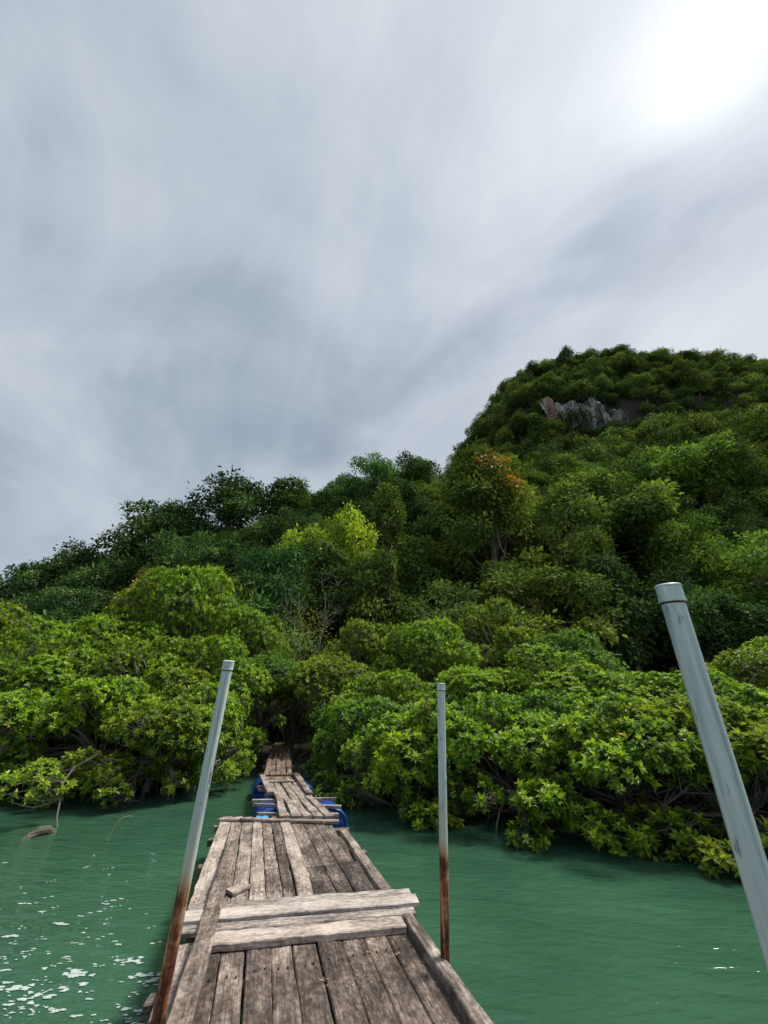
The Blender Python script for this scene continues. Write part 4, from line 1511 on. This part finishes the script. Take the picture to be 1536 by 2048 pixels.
for i, (x, y, z) in enumerate(pts):
    s = rng.uniform(0.6, 1.25)
    sz = s * rng.uniform(0.8, 1.2)
    rz = rng.uniform(0, 6.28)
    vi = int(rng.integers(5))
    tone = rng.uniform(0.6, 1.5)
    hue = rng.random()
    col = (tone * (0.78 + 0.26 * hue), tone * 0.86, tone * (1.05 - 0.2 * hue))
    if i < 300:
        o = bpy.data.objects.new('hill_tree', FARM[vi])
        o.location = (x, y, z - 1.0)
        o.rotation_euler = (rng.normal(0, 0.06), rng.normal(0, 0.06), rz)
        o.scale = (s, s, sz)
        o.color = (*col, 1)
        link(o)
        q = to_px((x, y, z + 4))
        if q[1] < 745:
            lab = 'small dark tree along the top of the limestone hill'
        elif q[0] < 1060:
            lab = 'small dark tree on the steep left flank of the limestone hill'
        elif q[1] < 850 and q[0] < 1300:
            lab = 'small dark tree beside the bare cliff of the limestone hill'
        elif q[0] > 1300:
            lab = 'small olive tree on the right slope of the limestone hill'
        else:
            lab = 'small dark tree on the hillside below the bare cliff'
        tag(o, lab, 'tree', GH)
    else:
        a = FAR[vi].arrays()
        v = a[0] * np.array([s, s, sz])
        c_, s_ = cos(rz), sin(rz)
        v = np.stack([v[:, 0] * c_ - v[:, 1] * s_ + x, v[:, 0] * s_ + v[:, 1] * c_ + y, v[:, 2] + z - 1.0], 1)
        rest.add(v, a[1], np.clip(a[2] * tone, 0, 1), 0)
        rest.m[-1] = a[3]
if rest.n:
    o = rest.build('hill_forest', [M['jungle_leaf'], M['trunk']])
    tag(o, 'mass of small dark trees near the top of the limestone hill', 'forest', kind='stuff')

# low growth hiding the soil between the trees
def undergrowth():
    rng = np.random.default_rng(9)
    mb = MB()
    specs = [(30000, 62, 165, 0.0, 1.45, 0.85, 1.7), (62000, 21, 72, -1.2, 1.35, 0.48, 2.4), (5000, 14, 24, -1.1, 1.2, 0.22, 0.7)]
    for n, y0, y1, x0, x1, lf, hmax in specs:
        nb = n // 14
        y = rng.uniform(y0, y1, nb)
        x = rng.uniform(x0, x1, nb) * y
        lane = np.interp(y, [11, 14.5, 20.4, 26], [-2.55, -3.35, -4.64, -5.5])
        keep = ~((y < 24) & (np.abs(x - lane) < 1.2))
        keep &= ~((np.abs(x - CLIFF.x) < 17) & (np.abs(y - CLIFF.y) < 5) & (np.abs(H(x, y) - CLIFF.z) < 5))
        x, y = x[keep], y[keep]
        nb = len(x)
        hb = rng.uniform(0.15, 1.0, nb) * hmax
        P = np.stack([x, y, H(x, y) + hb * 0.4], 1)
        P = np.repeat(P, 14, 0) + rng.normal(0, 1, (nb * 14, 3)) * np.repeat(hb, 14)[:, None] * np.array([0.8, 0.8, 0.5])
        A = unit(rng.normal(0, 1, P.shape) + np.array([0, -0.3, -0.1]))
        N = unit(rng.normal(0, 0.5, P.shape) + np.array([0, -0.4, 0.8]))
        L = lf * rng.uniform(0.7, 1.3, len(P))
        mb.add(*leaves2(P, A, N, L, L * 0.45, np.clip(rng.normal(0.4, 0.15, len(P)), 0, 0.95)))
    o = mb.build('undergrowth', M['jungle_leaf'])
    o.color = (0.85, 0.85, 0.9, 1)
    tag(o, 'low dark green undergrowth on the forest floor and hill', 'undergrowth', kind='stuff')


undergrowth()

# ------------------------------------------------------------------ small things
def dry_shrub():
    rng = np.random.default_rng(31)
    p = at(600, 1275, 19.0)
    z0 = float(H(p.x, 19.0))
    tr = MB()
    top = p.z + 2.6 - z0
    for q in range(9):
        e = np.array([rng.normal(0, 0.7), rng.normal(0, 0.5), top * rng.uniform(0.7, 1.05)])
        pts_ = curve_pts((rng.normal(0, .1), 0, 0), e, 8, 0.05, rng)
        tr.add(*tube(pts_, np.linspace(0.035, 0.008, 8), 5))
        for w in range(16):
            s0 = pts_[rng.integers(3, 8)]
            tr.add(*tube(curve_pts(s0, s0 + np.array([rng.normal(0, .35), rng.normal(0, .35), rng.uniform(0.15, 0.7)]), 4, 0.1, rng), np.linspace(0.010, 0.003, 4), 3, cap=False))
    o = empty('dry_shrub', (p.x, 19.0, z0))
    tr.build('branches', M['bark'], o)
    cr = MB()
    P = rng.normal(0, 1, (1600, 3)) * np.array([0.75, 0.6, 0.9]) + np.array([0, 0, top * 0.62])
    cr.add(*leaves2(P, rng.normal(0, 1, P.shape), rng.normal(0, 1, P.shape) + [0, 0, 1], np.full(1600, 0.10), np.full(1600, 0.045), rng.uniform(0.3, 0.9, 1600)))
    c = cr.build('leaves', M['jungle_leaf'], o)
    c.color = (1.6, 1.3, 1.0, 1)
    tag(o, 'thin bare dry shrub with pale twigs between mangroves and dark forest', 'shrub')


dry_shrub()


def fallen_branch():
    """leafy branch dipping into the water at the left"""
    rng = np.random.default_rng(8)
    o = empty('fallen_branch', (-6.05, 8.75, 0))
    tr = MB()
    main = np.array([(0.15, 0.1, -0.15), (-0.02, 0.15, 0.12), (-0.16, 0.3, 0.38), (-0.35, 0.5, 0.62), (-0.5, 0.9, 0.8), (-0.5, 1.6, 1.0)])
    tr.add(*tube(main, [0.014, 0.014, 0.016, 0.018, 0.02, 0.024], 6))
    tips = []
    for e in ((-1.15, -0.25, 0.55), (-1.35, 0.05, 0.45), (-0.95, -0.1, 0.78), (-0.7, 0.1, 0.85), (-1.25, 0.3, 0.72), (-0.4, 0.0, 0.7), (-1.05, 0.15, 0.38), (-1.5, -0.1, 0.62), (-0.15, 0.2, 0.62)):
        pts_ = curve_pts(main[rng.integers(2, 5)], e, 5, 0.08, rng)
        tr.add(*tube(pts_, np.linspace(0.012, 0.006, 5), 4, cap=False))
        tips.append(e)
    tr.build('branch', M['root'], o)
    for e in tips:
        for q in range(4):
            ob = bpy.data.objects.new('leaf_rosette', ROSE[rng.integers(6)])
            ob.location = Vector(e) + Vector(rng.normal(0, 0.09, 3))
            ob.rotation_euler = (rng.normal(0.2, 0.5), rng.normal(0, 0.5), rng.uniform(0, 6.28))
            ob.scale = (0.9, 0.9, 0.9)
            ob.color = (1.25, 1.2, 0.9, 1)
            link(ob, o)
    tag(o, 'leafy mangrove branch dipping into the water at the left', 'branch')
    # mossy log end beside it
    mb = MB()
    pts_ = np.array([(-6.02, 8.06, -0.09), (-5.97, 8.18, 0.02), (-5.90, 8.30, 0.075), (-5.82, 8.42, 0.07), (-5.74, 8.54, -0.06)])
    mb.add(*tube(pts_ + rng.normal(0, 0.01, pts_.shape), [0.04, 0.06, 0.07, 0.065, 0.05], 9))
    lg = mb.build('drift_log', M['root'], smooth=False)
    tag(lg, 'crooked grey log end poking out of the water beside the fallen branch', 'log')
    # bent reed
    mb = MB()
    q0 = Vector((-4.55, 8.02, 0))
    s = np.linspace(0, 1, 12)
    pts_ = np.stack([q0.x + 0.02 + 0.30 * s ** 2, q0.y + 0.05 * s, -0.1 + 0.42 * np.sin(s * pi * 0.56)], 1)
    mb.add(*tube(pts_, np.linspace(0.009, 0.004, 12), 4))
    rd = mb.build('bent_twig', M['straw'])
    tag(rd, 'thin pale bent twig sticking out of the water', 'twig')


fallen_branch()


def foam():
    rng = np.random.default_rng(21)
    mb = MB()
    cs = []
    for i in range(150):
        px, py = rng.uniform(-60, 330), 1700 + 345 * rng.random() ** 0.8
        if px > 330 - (py - 1700) * 0.10 or (py < 1760 and rng.random() < 0.6):
            continue
        u, v = px - 768.0, py - 1024.0
        fw = FPX * cos(PITCH) + v * sin(PITCH)
        up = FPX * sin(PITCH) - v * cos(PITCH)
        t = -EYE / up
        cs.append((u * t, fw * t))
    for (x, y) in cs:
        nb = rng.integers(1, 5)
        big = rng.random() ** 3.4
        dx, dy = 0, 0
        for b in range(nb):
            n = 16
            a = np.linspace(0, 2 * pi, n, endpoint=False)
            ph = rng.uniform(0, 6.28, 4)
            r = 1 + 0.28 * np.sin(2 * a + ph[0]) + 0.22 * np.sin(3 * a + ph[1]) + 0.16 * np.sin(5 * a + ph[2]) + rng.normal(0, 0.08, n)
            sz = (0.008 + 0.022 * big) * rng.uniform(0.5, 1.2)
            vx = x + dx + r * np.cos(a) * sz * rng.uniform(1.3, 2.2)
            vy = y + dy + r * np.sin(a) * sz * 0.8
            z = 0.004 + 0.0007 * b
            v = np.stack([vx, vy, np.full(n, z)], 1)
            v = np.vstack([v, [[x + dx, y + dy, z + 0.004]]])
            mb.add(v, [(k, (k + 1) % n, n) for k in range(n)])
            dx += rng.uniform(0.03, 0.10) * (0.4 + big)
            dy += rng.normal(0, 0.03)
    o = mb.build('sea_foam', M['foam'], smooth=True)
    tag(o, 'white flecks of foam drifting on the water left of the pontoon', 'foam', kind='stuff')


foam()


def straw():
    rng = np.random.default_rng(13)
    mb = MB()
    for c, n, sp_ in (((0.52, 0.48), 26, 0.07), ((0.36, 0.30), 22, 0.06), ((0.10, 0.33), 8, 0.05), ((0.62, 0.62), 8, 0.06), ((0.33, 0.06), 10, 0.06), ((0.2, 0.7), 6, 0.2), ((-0.2, 0.3), 8, 0.25)):
        for i in range(n):
            r = c[0] + rng.normal(0, sp_)
            s = c[1] + rng.normal(0, sp_ * 0.7)
            r = min(max(r, -0.6), 0.74)
            p0 = PO + PR * r + PD * s
            a = rng.uniform(0, 6.28)
            L = rng.uniform(0.006, 0.035)
            z = DECK + 0.006
            mb.add(*tube([(p0.x, p0.y, z), (p0.x + L * cos(a) * .5, p0.y + L * sin(a) * .5, z + rng.uniform(0.0, 0.006)), (p0.x + L * cos(a), p0.y + L * sin(a), z)], 0.0013, 3))
    o = mb.build('dry_litter', M['straw'])
    tag(o, 'scattered dry straw and leaf crumbs on the near pontoon planks', 'litter', kind='stuff')


straw()
